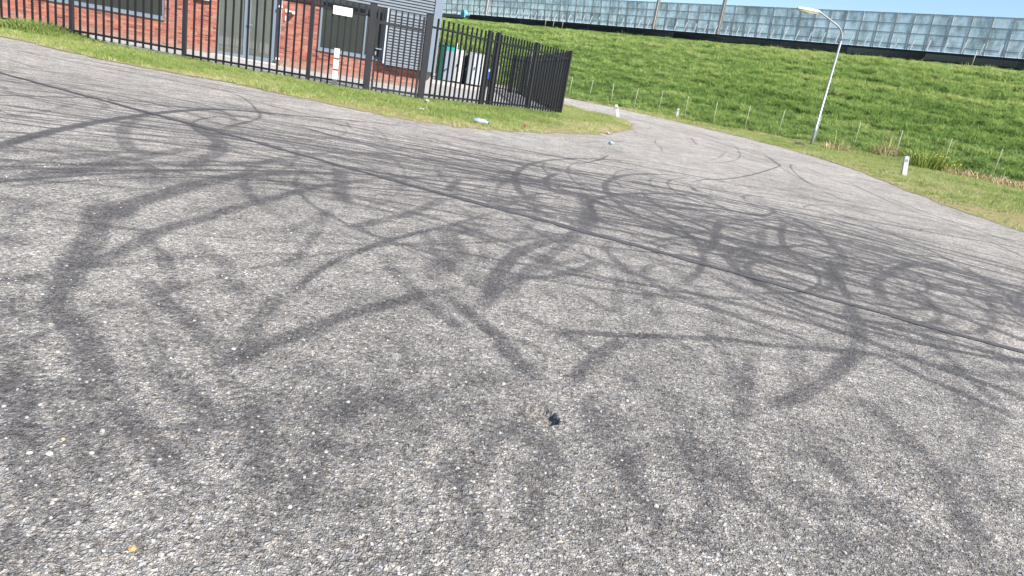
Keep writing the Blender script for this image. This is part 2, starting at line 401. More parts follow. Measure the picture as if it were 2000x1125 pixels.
def build_mask():
    """rubber left on the asphalt by tyres, drawn in ground metres"""
    A = np.zeros((NYp, NXp), np.float32)
    def stroke(pts, d, w, soft=.35, ends=(6, .25)):
        n = len(pts) - 1
        for i in range(n):
            a, b = pts[i], pts[i + 1]
            r = w * .5 * (1 + soft) + RES
            x0 = int((min(a[0], b[0]) - r - MX0) / RES); x1 = int((max(a[0], b[0]) + r - MX0) / RES) + 2
            y0 = int((min(a[1], b[1]) - r - MY0) / RES); y1 = int((max(a[1], b[1]) + r - MY0) / RES) + 2
            x0, x1, y0, y1 = max(x0, 0), min(x1, NXp), max(y0, 0), min(y1, NYp)
            if x1 <= x0 or y1 <= y0: continue
            X = (MX0 + (np.arange(x0, x1) + .5) * RES)[None, :]; Y = (MY0 + (np.arange(y0, y1) + .5) * RES)[:, None]
            e = b - a; L2 = max(float(e @ e), 1e-9)
            t = np.clip(((X - a[0]) * e[0] + (Y - a[1]) * e[1]) / L2, 0, 1)
            dist = np.sqrt((X - a[0] - t * e[0]) ** 2 + (Y - a[1] - t * e[1]) ** 2)
            s = np.clip((w * .5 * (1 + soft) - dist) / (w * soft), 0, 1)
            u = (i + t) / n
            fade = np.clip(np.minimum(u, 1 - u) * ends[0] + ends[1], 0, 1)
            val = (d * s * fade).astype(np.float32)
            tmp = cur[y0:y1, x0:x1]
            np.maximum(tmp, val, out=tmp)
            box[0] = min(box[0], y0); box[1] = max(box[1], y1); box[2] = min(box[2], x0); box[3] = max(box[3], x1)
    cur = np.zeros_like(A); box = [NYp, 0, NXp, 0]
    def flush():
        y0, y1, x0, x1 = box
        if y1 > y0:
            A[y0:y1, x0:x1] = 1 - (1 - A[y0:y1, x0:x1]) * (1 - cur[y0:y1, x0:x1])
            cur[y0:y1, x0:x1] = 0
        box[:] = [NYp, 0, NXp, 0]
    for ln in STROKES.strip().split('\n'):
        h, p = ln.split(':'); d, w = map(float, h.split(','))
        P = [np.array(list(map(float, q.split(',')))) for q in p.split()]
        fd = np.clip((np.mean([q[1] for q in P]) - 4.5) / 4, 0, 1); stroke(catmull(P, 4), min(.97, d * (.85 + .42 * fd - (.38 if np.mean([q[1] for q in P]) > 16 else 0))), max(w * (.66 - .16 * fd), .045) if w < .4 else w, .34, (3.2, .0) if P[0][1] < 2.6 and P[-1][1] < 2.6 else (6, .25)); flush()
    # the long bundle of faint sweeps across the yard, and loose circles round it
    band = [np.array(p) for p in ((-11, 7.3), (-5.79, 7.05), (-3.45, 7.23), (-1.85, 7.32), (-.2, 7.21), (1.38, 6.93), (3.01, 6.48), (4.29, 5.47), (6.5, 3.8))]
    bp = catmull(band, 6)
    g = np.random.default_rng(5)
    for k in range(170):
        i0 = int(g.integers(0, len(bp) - 8)); L = int(g.integers(7, 26)); seg = bp[i0:i0 + L]
        off = g.normal(.35, 1.25); tilt = g.normal(0, .16); cv = g.normal(0, .045)
        q = []
        for j, p in enumerate(seg):
            u = j - len(seg) / 2
            q.append(p + np.array([0, off + tilt * u * .4 + cv * u * u * .12]))
        if len(q) > 2: stroke(q, float(g.uniform(.2, .8)), float(g.choice([.03, .04, .055, .08])), .4); flush()
    # cars turning on the spot: paired arcs of the two wheels
    for k in range(130):
        c = np.array([g.uniform(-6.5, 6.5), g.uniform(2.6, 8.6)]); rr = g.uniform(.8, 4.2); a0 = g.uniform(0, 6.28); da = g.uniform(.6, 2.4); sh = g.uniform(.75, 1.25); dd = float(g.uniform(.22, .7)); w = float(g.choice([.04, .055, .08]))
        for r2 in ((rr, rr + g.uniform(.9, 1.5)) if g.uniform() < .45 else (rr,)):
            q = [c + r2 * np.array([math.cos(a0 + da * t / 18) * sh, math.sin(a0 + da * t / 18)]) for t in range(19)]
            if min(p[1] for p in q) > 2.9: stroke(q, dd, w, .35); flush()
    # long sweeps round the near turning spot, and tight loops on the right
    for k in range(62):
        c = np.array([g.normal(-.4, .9), g.normal(1.9, .5)]); rr = g.uniform(1.9, 6.0); a0 = g.uniform(.35, 2.3); da = g.uniform(.5, 1.5); sh = g.uniform(.9, 1.25)
        q = [c + rr * np.array([math.cos(a0 + da * t / 22) * sh, math.sin(a0 + da * t / 22) * g.uniform(.998, 1.002)]) for t in range(23)]
        stroke(q, float(g.uniform(.25, .75)), float(g.choice([.03, .04, .055, .075])), .35); flush()
    for k in range(46):
        c = np.array([g.uniform(.8, 5.2), g.uniform(4.0, 6.6)]); rr = g.uniform(.45, 1.7); a0 = g.uniform(0, 6.28); da = g.uniform(1.0, 3.4)
        q = [c + rr * np.array([math.cos(a0 + da * t / 18), math.sin(a0 + da * t / 18)]) for t in range(19)]
        stroke(q, float(g.uniform(.3, .8)), float(g.choice([.03, .045, .06])), .35); flush()
    for k in range(45):
        c = np.array([g.uniform(-6, 5.5), g.uniform(1.5, 8.5)]); rr = g.uniform(.7, 4.5); a0 = g.uniform(0, 6.28); da = g.uniform(.5, 1.9)
        q = [c + rr * np.array([math.cos(a0 + da * t / 14), math.sin(a0 + da * t / 14)]) for t in range(15)]
        stroke(q, float(g.uniform(.1, .40)), float(g.choice([.05, .08, .13, .2])), .8); flush()
    for k in range(70):
        x = g.uniform(-13, 4); y = g.uniform(8.5, 13.5 if x < -2 else 11); L = g.uniform(1.5, 6); sl = g.normal(-.12, .1)
        q = [np.array([x + L * t / 8, y + L * t / 8 * sl + .02 * (t - 4) ** 2 * g.normal(0, .3)]) for t in range(9)]
        stroke(q, float(g.uniform(.2, .7)), float(g.choice([.04, .06, .09])), .7); flush()
    for k in range(34):
        s0 = g.uniform(4, 26); n0 = g.uniform(14, 25) ; L = g.uniform(2, 9)
        n0 = min(n0, 9.5 + s0 * .82)
        q = [np.array([(s0 + L * t / 8) * -.66926 + (n0 + .6 * L * t / 8 + g.normal(0, .02)) * .74303, (s0 + L * t / 8) * .74303 + (n0 + .6 * L * t / 8) * .66926]) for t in range(9)]
        stroke(q, float(g.uniform(.2, .6)), float(g.choice([.05, .08, .12])), .7); flush()
    # wide, weak rubber film where cars keep turning
    for p, rx, ry, d in (((-2.6, 4.6), 3.2, 1.7, .24), ((.6, 4.2), 2.6, 1.6, .22), ((3.2, 4.6), 2.4, 1.3, .2), ((-.3, 7.0), 6.5, 1.5, .2), ((2.3, 6.2), 3, 1.2, .22),
                         ((.3, 1.5), 2.2, 1.0, .14), ((-5.5, 7.3), 4.0, 1.6, .16), ((-1.2, 2.2), .9, .8, .12), ((1.4, 2.6), 1.4, 1.1, .12), ((.3, 2.0), 5.0, 3.0, .22)):
        X = (MX0 + (np.arange(NXp) + .5) * RES)[None, :]; Y = (MY0 + (np.arange(NYp) + .5) * RES)[:, None]
        f = np.exp(-((X - p[0]) / rx) ** 2 - ((Y - p[1]) / ry) ** 2).astype(np.float32) * d * (.55 if p[1] > 4 else 1.4)
        A = 1 - (1 - A) * (1 - f)
    return A

mask = build_mask()
img = bpy.data.images.new('tyre_rubber', NXp, NYp, alpha=False, float_buffer=False)
img.colorspace_settings.name = 'Non-Color'
buf = np.ones((NYp, NXp, 4), np.float32)
buf[..., :3] = mask[..., None]
img.pixels.foreach_set(buf.ravel())
img.update()
del buf

def asphalt_material():
    k = NT('worn_asphalt')
    P = k.pos()
    # aggregate: two sizes of stone in dark binder
    wob = k.n('ShaderNodeVectorMath', operation='ADD')
    nz3 = k.n('ShaderNodeTexNoise'); k.l(P, nz3.inputs['Vector']); nz3.inputs['Scale'].default_value = 60; nz3.inputs['Detail'].default_value = 2
    sc = k.n('ShaderNodeVectorMath', operation='SCALE'); k.l(nz3.outputs[1], sc.inputs[0]); sc.inputs['Scale'].default_value = .009
    k.l(P, wob.inputs[0]); k.l(sc.outputs[0], wob.inputs[1]); W = wob.outputs[0]
    v1 = k.voro(W, 92); v2 = k.voro(W, 190)
    e1 = k.voro(W, 92, 'DISTANCE_TO_EDGE'); e2 = k.voro(W, 190, 'DISTANCE_TO_EDGE')
    sep1 = k.n('ShaderNodeSeparateColor'); k.l(v1.outputs['Color'], sep1.inputs[0])
    sep2 = k.n('ShaderNodeSeparateColor'); k.l(v2.outputs['Color'], sep2.inputs[0])
    big = k.math('GREATER_THAN', sep1.outputs[2], .52)
    tone = k.mix(big, sep2.outputs[0], sep1.outputs[0])
    hue = k.mix(big, sep2.outputs[1], sep1.outputs[1])
    edge = k.mix(big, e2.outputs['Distance'], e1.outputs['Distance'])
    stone = k.ramp(tone, [(0, (.22, .215, .21)), (.22, (.31, .303, .295)), (.55, (.38, .37, .355)), (.82, (.425, .41, .388)), (.97, (.465, .45, .43)), (1, (.54, .53, .51))])
    warm = k.ramp(hue, [(0, (.92, .96, 1.02)), (.35, (1, 1, 1)), (.8, (1.02, .99, .95)), (.97, (1.05, .97, .88))])
    stone = k.mix(1.0, stone, warm, 'MULTIPLY')
    grime = k.ramp(k.noise(P, 24, 4, .65), [(.3, 0.0), (.62, 1.0)])
    gap = k.ramp(edge, [(0.0, 1.0), (.10, .65), (.24, 0.0)])
    gapd = k.math('MULTIPLY', gap, k.math('MULTIPLY_ADD', grime, .42, .10))
    col = k.mix(gapd, stone, (.052, .051, .052))
    # bigger blotches: bleached and oily areas, speckle that survives at distance
    mid = k.noise(P, 9, 5, .7); lrg = k.noise(P, 1.15, 4, .6); spk = k.noise(P, 44, 4, .85)
    pit = k.ramp(k.noise(P, 70, 3, .65), [(.56, 0.0), (.66, 1.0)])
    col = k.mix(k.math('MULTIPLY', pit, .72), col, (.05, .05, .05))
    col = k.mix(1.0, col, k.ramp(mid, [(.3, .70), (.7, 1.26)]), 'MULTIPLY')
    col = k.mix(1.0, col, k.ramp(spk, [(.34, .30), (.5, 1.0), (.65, 1.55)]), 'MULTIPLY')
    col = k.mix(1.0, col, k.ramp(lrg, [(.25, (1.04, 1.01, .975)), (.75, (1.42, 1.355, 1.28))]), 'MULTIPLY')
    patch = k.noise(P, 2.6, 5, .7); vm = k.noise(k.pos((1, .55, 1)), .55, 3, .6)
    col = k.mix(1.0, col, k.ramp(patch, [(.32, .74), (.5, 1.0), (.68, 1.16)]), 'MULTIPLY')
    col = k.mix(1.0, col, k.ramp(vm, [(.35, .86), (.65, 1.08)]), 'MULTIPLY')
    # rubber
    mp = k.pos((1 / (MX1 - MX0), 1 / (MY1 - MY0), 1), loc=(-MX0 / (MX1 - MX0), -MY0 / (MY1 - MY0), 0))
    ti = k.n('ShaderNodeTexImage', extension='CLIP', interpolation='Cubic'); ti.image = img; k.l(mp, ti.inputs[0])
    wn = k.math('MULTIPLY_ADD', k.noise(P, 52, 4, .9), 2.0, -.5)
    tops = k.ramp(edge, [(0, .85), (.3, 1.0)])
    mk = k.math('POWER', ti.outputs[0], .85)
    rub = k.math('MULTIPLY_ADD', k.math('MULTIPLY', mk, k.ramp(k.noise(P, 7, 5, .75), [(.32, .62), (.62, 1.0)])), 1.95, k.math('MULTIPLY_ADD', wn, -1.2, .24), clamp=True)
    rub = k.math('MULTIPLY', k.math('MULTIPLY', rub, tops), k.math('MULTIPLY_ADD', mk, .55, .38), clamp=True)
    rc = k.mix(1.0, k.mix(.35, col, (.30, .30, .31)), (.16, .157, .178), 'MULTIPLY')
    col = k.mix(rub, col, rc)
    k.base(col)
    k.set(rough=k.math('MULTIPLY_ADD', rub, -.16, .88), spec=.3)
    h = k.math('ADD', k.ramp(edge, [(0, 0.0), (.28, 1.0)]), k.math('MULTIPLY', spk, 1.3))
    h = k.math('SUBTRACT', h, k.math('MULTIPLY', pit, .8))
    k.bump(h, .0055, .75)
    return k.m
MAT_ROAD = asphalt_material()

def lines(lo, hi, coarse, fines):
    xs = list(np.arange(lo, hi + 1e-6, coarse))
    for a, b, st in fines: xs = [x for x in xs if not (a <= x <= b)] + list(np.arange(a, b, st))
    return np.array(sorted(xs))
rx = lines(-46, 14, 1.0, [(-.02, .30, .0035)]); ry = lines(-22, 62, 1.0, [(1.87, 2.11, .0035)])
GX, GY = np.meshgrid(rx, ry)
GZ = 0.004 * np.sin(GX * .21 + 1) * np.sin(GY * .17) * np.clip(((GX - .17) ** 2 + (GY - 2) ** 2) ** .5 / 6, 0, 1)
# pothole: a deep crescent bite on the right of a shallow worn ring
def wobble(x, y): return .07 * np.sin(x * 120 + y * 60) + .06 * np.sin(y * 150 - x * 80) + .05 * np.sin(x * 310 + 2) * np.sin(y * 270)
d1 = np.hypot((GX - .148) / .070, (GY - 1.985) / .064) + .45 * wobble(GX, GY)
d2 = np.hypot((GX - .125) / .082, (GY - 1.995) / .070) + 1.2 * wobble(GX, GY)
GZ -= .024 * np.clip((1.05 - d1) / .14, 0, 1) * np.clip((GX - .085) / .10, .1, 1) ** 1.5
GZ -= .006 * np.clip((1.0 - d2) / .25, 0, 1)
near = (d2 < 1.35)
GZ += near * .0011 * np.sin(GX * 700 + np.sin(GY * 500) * 2) * np.sin(GY * 640)
def grid_mesh(name, X, Y, Z, mat, smooth=True):
    ny, nx = X.shape
    V = np.stack([X, Y, Z], -1).reshape(-1, 3)
    idx = np.arange(ny * nx).reshape(ny, nx)
    F = np.stack([idx[:-1, :-1], idx[:-1, 1:], idx[1:, 1:], idx[1:, :-1]], -1).reshape(-1, 4)
    me = bpy.data.meshes.new(name)
    me.from_pydata(V.tolist(), [], F.tolist())
    me.polygons.foreach_set('use_smooth', [smooth] * len(me.polygons))
    me.materials.append(mat)
    return me
put('road', grid_mesh('road', GX, GY, GZ, MAT_ROAD), kind='structure')

# bitumen joint between two lanes of asphalt
k = NT('bitumen_joint')
nz = k.noise(k.pos(), 45, 4, .7)
k.base(k.mix(k.ramp(nz, [(.35, 0), (.7, 1)]), (.050, .048, .054), (.12, .117, .122))); k.set(rough=.9, spec=.15); k.bump(nz, .004)
mb = MB(); N = 420; prev = None
for i in range(N + 1):
    x = -13 + 20 * i / N; y = 5.215 - .4985 * x + .02 * math.sin(x * 1.3) + .008 * math.sin(x * 9.1) + .004 * math.sin(x * 31)
    t = max(0, min(1, (x + 9) / 6))
    w = (.022 + .016 * t) * (.8 + .45 * abs(math.sin(x * 1.9 + math.sin(x * 5.3)))) * (1 + .18 * math.sin(x * 23) * math.sin(x * 7.7) + random.uniform(-.12, .12))
    n = Vector((.446, .895, 0))
    a = Vector((x, y, .0055)) - n * w; b = Vector((x, y, .0055)) + n * w
    if prev: mb.face([prev[0], a, b, prev[1]])
    prev = (a, b)
mb.put('tar_joint', k.m, kind='structure')

# ================================================================== GROUND
AZ = -0.733213
ND = np.array([math.cos(AZ), -math.sin(AZ)]); SD = np.array([math.sin(AZ), math.cos(AZ)])   # across / along the embankment
def sn(s, n, z=0.0):
    p = SD * s + ND * n
    return Vector((p[0], p[1], z))
def grass_soil(name, c1, c2, c3, sc):
    k = NT(name); P = k.pos()
    a = k.noise(P, sc, 5, .65); b = k.noise(P, sc * 6, 4, .7)
    c = k.mix(k.ramp(a, [(.35, 0), (.65, 1)]), c1, c2)
    c = k.mix(k.ramp(b, [(.5, 0), (.7, 1)]), c, c3)
    k.base(c); k.set(rough=.95, spec=.1); k.bump(b, .05)
    return k.m
MAT_VSOIL = grass_soil('verge_soil', (.20, .19, .07), (.27, .23, .12), (.25, .19, .13), 1.3)
MAT_ESOIL = grass_soil('slope_soil', (.07, .11, .025), (.11, .16, .04), (.10, .09, .045), .7)
MAT_FIELD = grass_soil('field', (.06, .09, .025), (.08, .11, .03), (.09, .09, .04), .05)
mb = MB(); mb.face([(-900, -900, -.06), (900, -900, -.06), (900, 900, -.06), (-900, 900, -.06)])
mb.put('ground', MAT_FIELD, kind='structure')

def smoothnoise(x, y, seed=0):
    g = np.random.default_rng(seed); t = 0
    for k in range(7):
        a, f, p = g.uniform(0, 6.28), g.uniform(.6, 3.2), g.uniform(0, 6.28)
        t = t + np.sin((x * math.cos(a) + y * math.sin(a)) * f + p) / f ** .5
    return t / 4

# fence line points (ground) and the road-side edge of the left verge
FENCE = [(-18.0, 17.5), (-14.5, 17.35), (-11.4, 17.25), (-8.72, 17.15), (-5.73, 17.19), (-4.40, 17.52), (-3.12, 17.92), (-1.77, 19.90), (-1.54, 20.20), (-.50, 21.98), (.57, 23.50)]
VEDGE = [(-18, 14.9), (-14, 14.75), (-11.2, 14.5), (-10.1, 14.1), (-8.4, 13.3), (-7.2, 12.95), (-6.2, 12.95), (-5.2, 12.75), (-4.1, 12.3), (-3.04, 11.8), (-2.46, 11.6), (-1.73, 11.8), (-.92, 12.45), (-.03, 13.8), (1.11, 16.0), (1.9, 18.15), (2.6, 21.4), (3.12, 24.8), (3.25, 28.2), (2.9, 30.7), (2.0, 32.3), (.9, 34.5), (.2, 38), (-.6, 42)]
VIN = [(-18, 17.75), (-14.5, 17.6), (-11.2, 17.5), (-10.1, 17.45), (-8.6, 17.4), (-7.6, 17.4), (-6.6, 17.42), (-5.73, 17.45), (-5.0, 17.6), (-4.4, 17.75), (-3.8, 17.9), (-3.12, 18.2), (-2.6, 19.0), (-1.77, 20.1), (-1.5, 20.5), (-.9, 21.6), (-.3, 22.6), (.2, 23.4), (.35, 24.3), (.2, 26.5), (-.1, 29), (-.5, 32.5), (-1.0, 36), (-1.25, 39)]
VE = np.array(catmull([np.array(p) for p in VEDGE], 8)); VI = np.array(catmull([np.array(p) for p in VIN], 8))
rows = 22
T = np.linspace(0, 1, rows)[:, None]
edge_wob = .10 * smoothnoise(VE[:, 0] * 2.2, VE[:, 1] * 2.2, 3) + .07 * smoothnoise(VE[:, 0] * 9, VE[:, 1] * 9, 13) + .06 * rng.normal(size=len(VE))
dirv = VI - VE; dirv /= np.linalg.norm(dirv, axis=1)[:, None]
VEw = VE + dirv * edge_wob[:, None]
VX = VEw[None, :, 0] * (1 - T) + VI[None, :, 0] * T; VY = VEw[None, :, 1] * (1 - T) + VI[None, :, 1] * T
left = np.clip((-7.5 - VX) / 3.5, 0, 1)
VZ = .006 + np.minimum(T * 6, 1) * (.018 + .02 * smoothnoise(VX, VY, 2)) * np.ones_like(VX) + T * left * .075
VZ = np.maximum(VZ, .006)
put('grass_verge', grid_mesh('grass_verge', VX[::-1], VY[::-1], VZ[::-1], MAT_VSOIL), kind='structure')

# right verge and embankment, in (s, n) coordinates
ES = np.array([-40, -20, -6, 3.0, 4.6, 6.5, 9.5, 12, 15, 18.8, 21.7, 25, 28.8, 33.1, 37.7, 60, 130.])
EN = np.array([6, 8, 10, 13.0, 14.5, 17.2, 21.2, 23.8, 26.5, 29.2, 30.6, 32.3, 34.0, 35.6, 36.1, 36.2, 36.2])
def edge_n(s): return np.interp(s, ES, EN)
def slope_z(n):
    t = np.clip((n - 36.6) / (57 - 36.6), 0, 1)
    return .06 - .16 * np.clip((n - 54.6) / 1.5, 0, 1) + 7.02 * (t * .94 + .06 * (3 * t * t - 2 * t ** 3))
ss = np.concatenate([np.arange(-40, 45, .35), np.arange(45, 131, 1.0)])
tt = np.linspace(0, 1, 26)[:, None]
en = edge_n(ss); ew = .12 * smoothnoise(ss * 1.7, ss * 0, 8) + .08 * smoothnoise(ss * 7, ss * 0, 18) + .06 * rng.normal(size=len(ss))
RN = (en + ew)[None, :] * (1 - tt) + 36.6 * tt; RS = np.broadcast_to(ss[None, :], RN.shape)
RZ = .006 + np.minimum((RN - en[None, :]).clip(0) / 2.0, 1) * .045 + .012 * smoothnoise(RN, RS, 4)
RZ = np.maximum(RZ, .006)
PX = SD[0] * RS + ND[0] * RN; PY = SD[1] * RS + ND[1] * RN
put('roadside_verge', grid_mesh('roadside_verge', PX[:, ::-1], PY[:, ::-1], RZ[:, ::-1], MAT_VSOIL), kind='structure')
ss2 = np.arange(-42, 132, .5); nn2 = np.arange(36.5, 57.3, .4)
S2, N2 = np.meshgrid(ss2, nn2)
Z2 = slope_z(N2) + .07 * smoothnoise(S2 * 1.1, N2 * 1.1, 6) + .05 * smoothnoise(S2 * 2.7, N2 * 2.7, 9)
Z2[0] = .0
PX = SD[0] * S2 + ND[0] * N2; PY = SD[1] * S2 + ND[1] * N2
put('embankment', grid_mesh('embankment', PX[:, ::-1], PY[:, ::-1], Z2[:, ::-1], MAT_ESOIL), kind='structure')
# railway formation behind the retaining wall
k = NT('ballast'); nz = k.noise(k.pos(), 18, 4, .7)
k.base(k.ramp(nz, [(.3, (.10, .095, .09)), (.7, (.22, .21, .2))])); k.set(rough=.9); k.bump(nz, .05)
mb = MB()
a = [sn(-42, 57.05, 7.0), sn(131, 57.05, 7.0), sn(131, 57.05, 7.42), sn(-42, 57.05, 7.42)]
mb.face(a); mb.face([sn(-42, 57.05, 7.42), sn(131, 57.05, 7.42), sn(131, 66, 7.42), sn(-42, 66, 7.42)])
mb.face([sn(-42, 66, 7.42), sn(131, 66, 7.42), sn(131, 86, -.06), sn(-42, 86, -.06)])
mb.put('railway_bed', k.m, kind='structure')
# the grass dyke across the road behind the viewer, mirrored in the door panes
mb = MB(); ys = [(-20, -.05), (-34, 5.0), (-38, 5.0), (-52, -.05)]
for (y0, z0), (y1, z1) in zip(ys, ys[1:]):
    for i in range(30):
        x0 = -90 + i * 6; mb.face([(x0, y0, z0), (x0 + 6, y0, z0), (x0 + 6, y1, z1), (x0, y1, z1)])
mb.put('dyke', MAT_FIELD, kind='structure')

# yard surface behind the fence
k = NT('yard_paving'); P = k.pos()
br = k.n('ShaderNodeTexBrick'); k.l(k.pos((1, 1, 1), (0, 0, .23)), br.inputs['Vector']); br.inputs['Scale'].default_value = 4.7
br.inputs['Color1'].default_value = (.36, .35, .34, 1); br.inputs['Color2'].default_value = (.44, .43, .41, 1); br.inputs['Mortar'].default_value = (.20, .19, .17, 1); br.inputs['Mortar Size'].default_value = .018
nz = k.noise(P, 1.1, 5, .65); nf = k.noise(P, 14, 4, .7)
c = k.mix(1.0, br.outputs[0], k.ramp(nz, [(.3, .75), (.7, 1.12)]), 'MULTIPLY')
c = k.mix(k.ramp(nf, [(.58, 0), (.74, .8)]), c, (.16, .13, .09))
k.base(c); k.set(rough=.9); k.bump(br.outputs['Fac'], -.006)
MAT_YARD = k.m
mb = MB()
vin = [Vector((p[0], p[1], .028 + .0 * i)) for i, p in enumerate(VI)]
def yard_z(x): return .035 + .055 * max(0, min(1, (-7.5 - x) / 3.5))
cols = 60
X = np.linspace(-20, -1.0, cols); ylo = np.interp(X, VI[:140, 0], VI[:140, 1]) - .12
tt = np.linspace(0, 1, 30)[:, None]
YX = np.broadcast_to(X[None, :], (30, cols)); YY = ylo[None, :] * (1 - tt) + 41 * tt
YZ = np.array([[yard_z(x) for x in X]] * 30) + .006 * smoothnoise(YX, YY, 12)
put('yard', grid_mesh('yard', YX, YY, YZ, MAT_YARD), kind='structure')
X3 = np.linspace(-1.0, .45, 14); ylo = np.interp(X3, VI[90:140, 0], VI[90:140, 1]) - .1; yhi = np.interp(X3, [-1.0, -.5, .0, .45], [37.5, 33, 28.6, 24.2])
YX = np.broadcast_to(X3[None, :], (30, 14)); YY = ylo[None, :] * (1 - tt) + yhi[None, :] * tt
put('yard', grid_mesh('yard_corner', YX, YY, YX * 0 + .033, MAT_YARD), kind='structure')
k = NT('pale_concrete'); P = k.pos(); nz = k.noise(P, 2.2, 5, .7); k.base(k.ramp(nz, [(.3, (.36, .335, .30)), (.7, (.52, .49, .45))])); k.set(rough=.9)
mb = MB(); mb.box((-8.2, 31.5, .0), (-3.2, 39.2, .062)); mb.put('concrete_slab', k.m, kind='structure')

# ================================================================== BUILDING
def brick_material():
    k = NT('red_brick'); P = k.pos()
    at = k.n('ShaderNodeAttribute', attribute_name='tint'); t = at.outputs['Fac']
    c = k.ramp(t, [(0, (.15, .056, .045)), (.25, (.26, .088, .063)), (.6, (.37, .124, .084)), (.85, (.43, .17, .112)), (1, (.36, .19, .15))])
    n1 = k.noise(P, 55, 4, .7); n2 = k.noise(P, .9, 4, .6)
    c = k.mix(1.0, c, k.ramp(n1, [(.3, .78), (.7, 1.18)]), 'MULTIPLY')
    c = k.mix(k.ramp(n2, [(.5, 0), (.75, .22)]), c, (.42, .33, .28))
    sp = k.n('ShaderNodeSeparateXYZ'); k.l(P, sp.inputs[0])
    low = k.math('MULTIPLY', k.ramp(k.math('ADD', sp.outputs[2], k.math('MULTIPLY', k.noise(P, 5, 4), .35)), [(.25, 1), (.55, 0)]), .55)
    c = k.mix(low, c, (.33, .25, .21))
    k.base(c); k.set(rough=.9, spec=.2); k.bump(n1, .004)
    return k.m
M_BRICK = brick_material()
M_MORTAR = simple('mortar', (.34, .31, .28), .95, var=.15, scale=20)
M_FRAME = simple('grey_blue_frame', (.155, .19, .235), .38, var=.05)
M_CLAD = simple('grey_cladding', (.215, .24, .27), .42, var=.05, scale=2, spec=.5, dirt=((.25, .25, .25), .25))
M_TRIM = simple('pale_blue_trim', (.19, .225, .275), .4, var=.05)
M_WHITE = simple('white_paint', (.72, .72, .70), .5, var=.04, dirt=((.45, .42, .36), .35))
M_SIGNW = simple('white_sign', (.80, .82, .82), .35, var=.02)
M_DARK = simple('dark_interior', (.02, .021, .022), .8)
M_ROOF = simple('roof_felt', (.08, .08, .085), .9)
M_STEEL = simple('brushed_steel', (.62, .63, .64), .3, metal=.9)
M_CHAR = simple('black_powder_coat', (.009, .009, .011), .45, var=.15, scale=3, spec=.5)
M_POST = simple('charcoal_post', (.019, .019, .023), .45, var=.15, scale=3)
k = NT('dark_pane'); nz = k.noise(k.pos(), .8, 3)
k.base(k.mix(nz, (.025, .028, .028), (.05, .055, .05))); k.set(rough=.03, ior=1.6, spec=.5); M_PANE = k.m
k = NT('mirror_pane'); nz = k.noise(k.pos((1, 1, .6)), 1.6, 4)
k.base(k.mix(nz, (.07, .078, .07), (.15, .158, .145))); k.set(rough=.03, ior=2.1, spec=.7); M_DOORPANE = k.m

WA = math.atan2(.22486, .97439)
bld = thing('brick_building', 'low red brick building with grey ribbed cladding and glass door behind the bar fence', 'building', (-16.0, 20.8, .05), WA)
UL, UR = -2.6, 12.33
OPEN = [(-1.2, 4.38, .80, 2.22), (5.85, 7.62, .0, 2.28), (8.87, 10.90, .69, 2.20)]
def is_open(u0, u1, z0, z1):
    return any(u1 > a + .01 and u0 < b - .01 and z1 > c + .01 and z0 < d - .01 for a, b, c, d in OPEN)
# mortar wall behind the bricks, with the openings left free
mb = MB(); us = sorted({UL, UR, *[o[0] for o in OPEN], *[o[1] for o in OPEN]}); zs = sorted({-.2, 2.6, *[o[2] for o in OPEN], *[o[3] for o in OPEN]})
for u0, u1 in zip(us, us[1:]):
    z0 = None
    for za, zb in zip(zs, zs[1:]):
        if not is_open(u0, u1, za, zb): mb.box((u0, .008, za), (u1, .22, zb))
mb.put('wall', M_MORTAR, bld)
# bricks: real courses with recessed joints
mb = MB(); CH, CL = .0625, .22
for r in range(38):
    z0 = .004 + r * CH; z1 = z0 + CH - .011
    u = UL - (CL / 2 if r % 2 else 0)
    while u < UR:
        segs = [(max(u, UL), min(u + CL - .011, UR))]
        for a, b, c, d in OPEN:
            if z1 > c and z0 < d:
                ns = []
                for s0, s1 in segs:
                    if s1 <= a or s0 >= b: ns.append((s0, s1)); continue
                    if s0 < a: ns.append((s0, a))
                    if s1 > b: ns.append((b, s1))
                segs = ns
        for s0, s1 in segs:
            if s1 - s0 > .02 and z1 < 2.45:
                y = random.uniform(-.002, .0025)
                cz, cb = min(z1, 2.45), len(mb.v)
                mb.box((s0, y, z0), (s1, .03, cz), col=min(1, max(0, random.gauss(.5, .24))))
        u += CL
put('brickwork', mb.mesh('brickwork', M_BRICK), bld, kind='stuff')
# volume behind
mb = MB(); mb.box((UL, .22, -.2), (UR, .225, 6.0)); mb.box((UL, 9.0, -.2), (UR, 9.2, 6.0)); mb.box((UL - .2, .22, -.2), (UL, 9.2, 6.0)); mb.box((UR, .22, -.2), (UR + .2, 9.2, 6.0))
mb.put('inner_wall', M_DARK, bld)
mb = MB(); mb.box((UL - .3, -.3, 6.0), (UR + .35, 9.3, 6.22)); mb.put('roof', M_ROOF, bld)

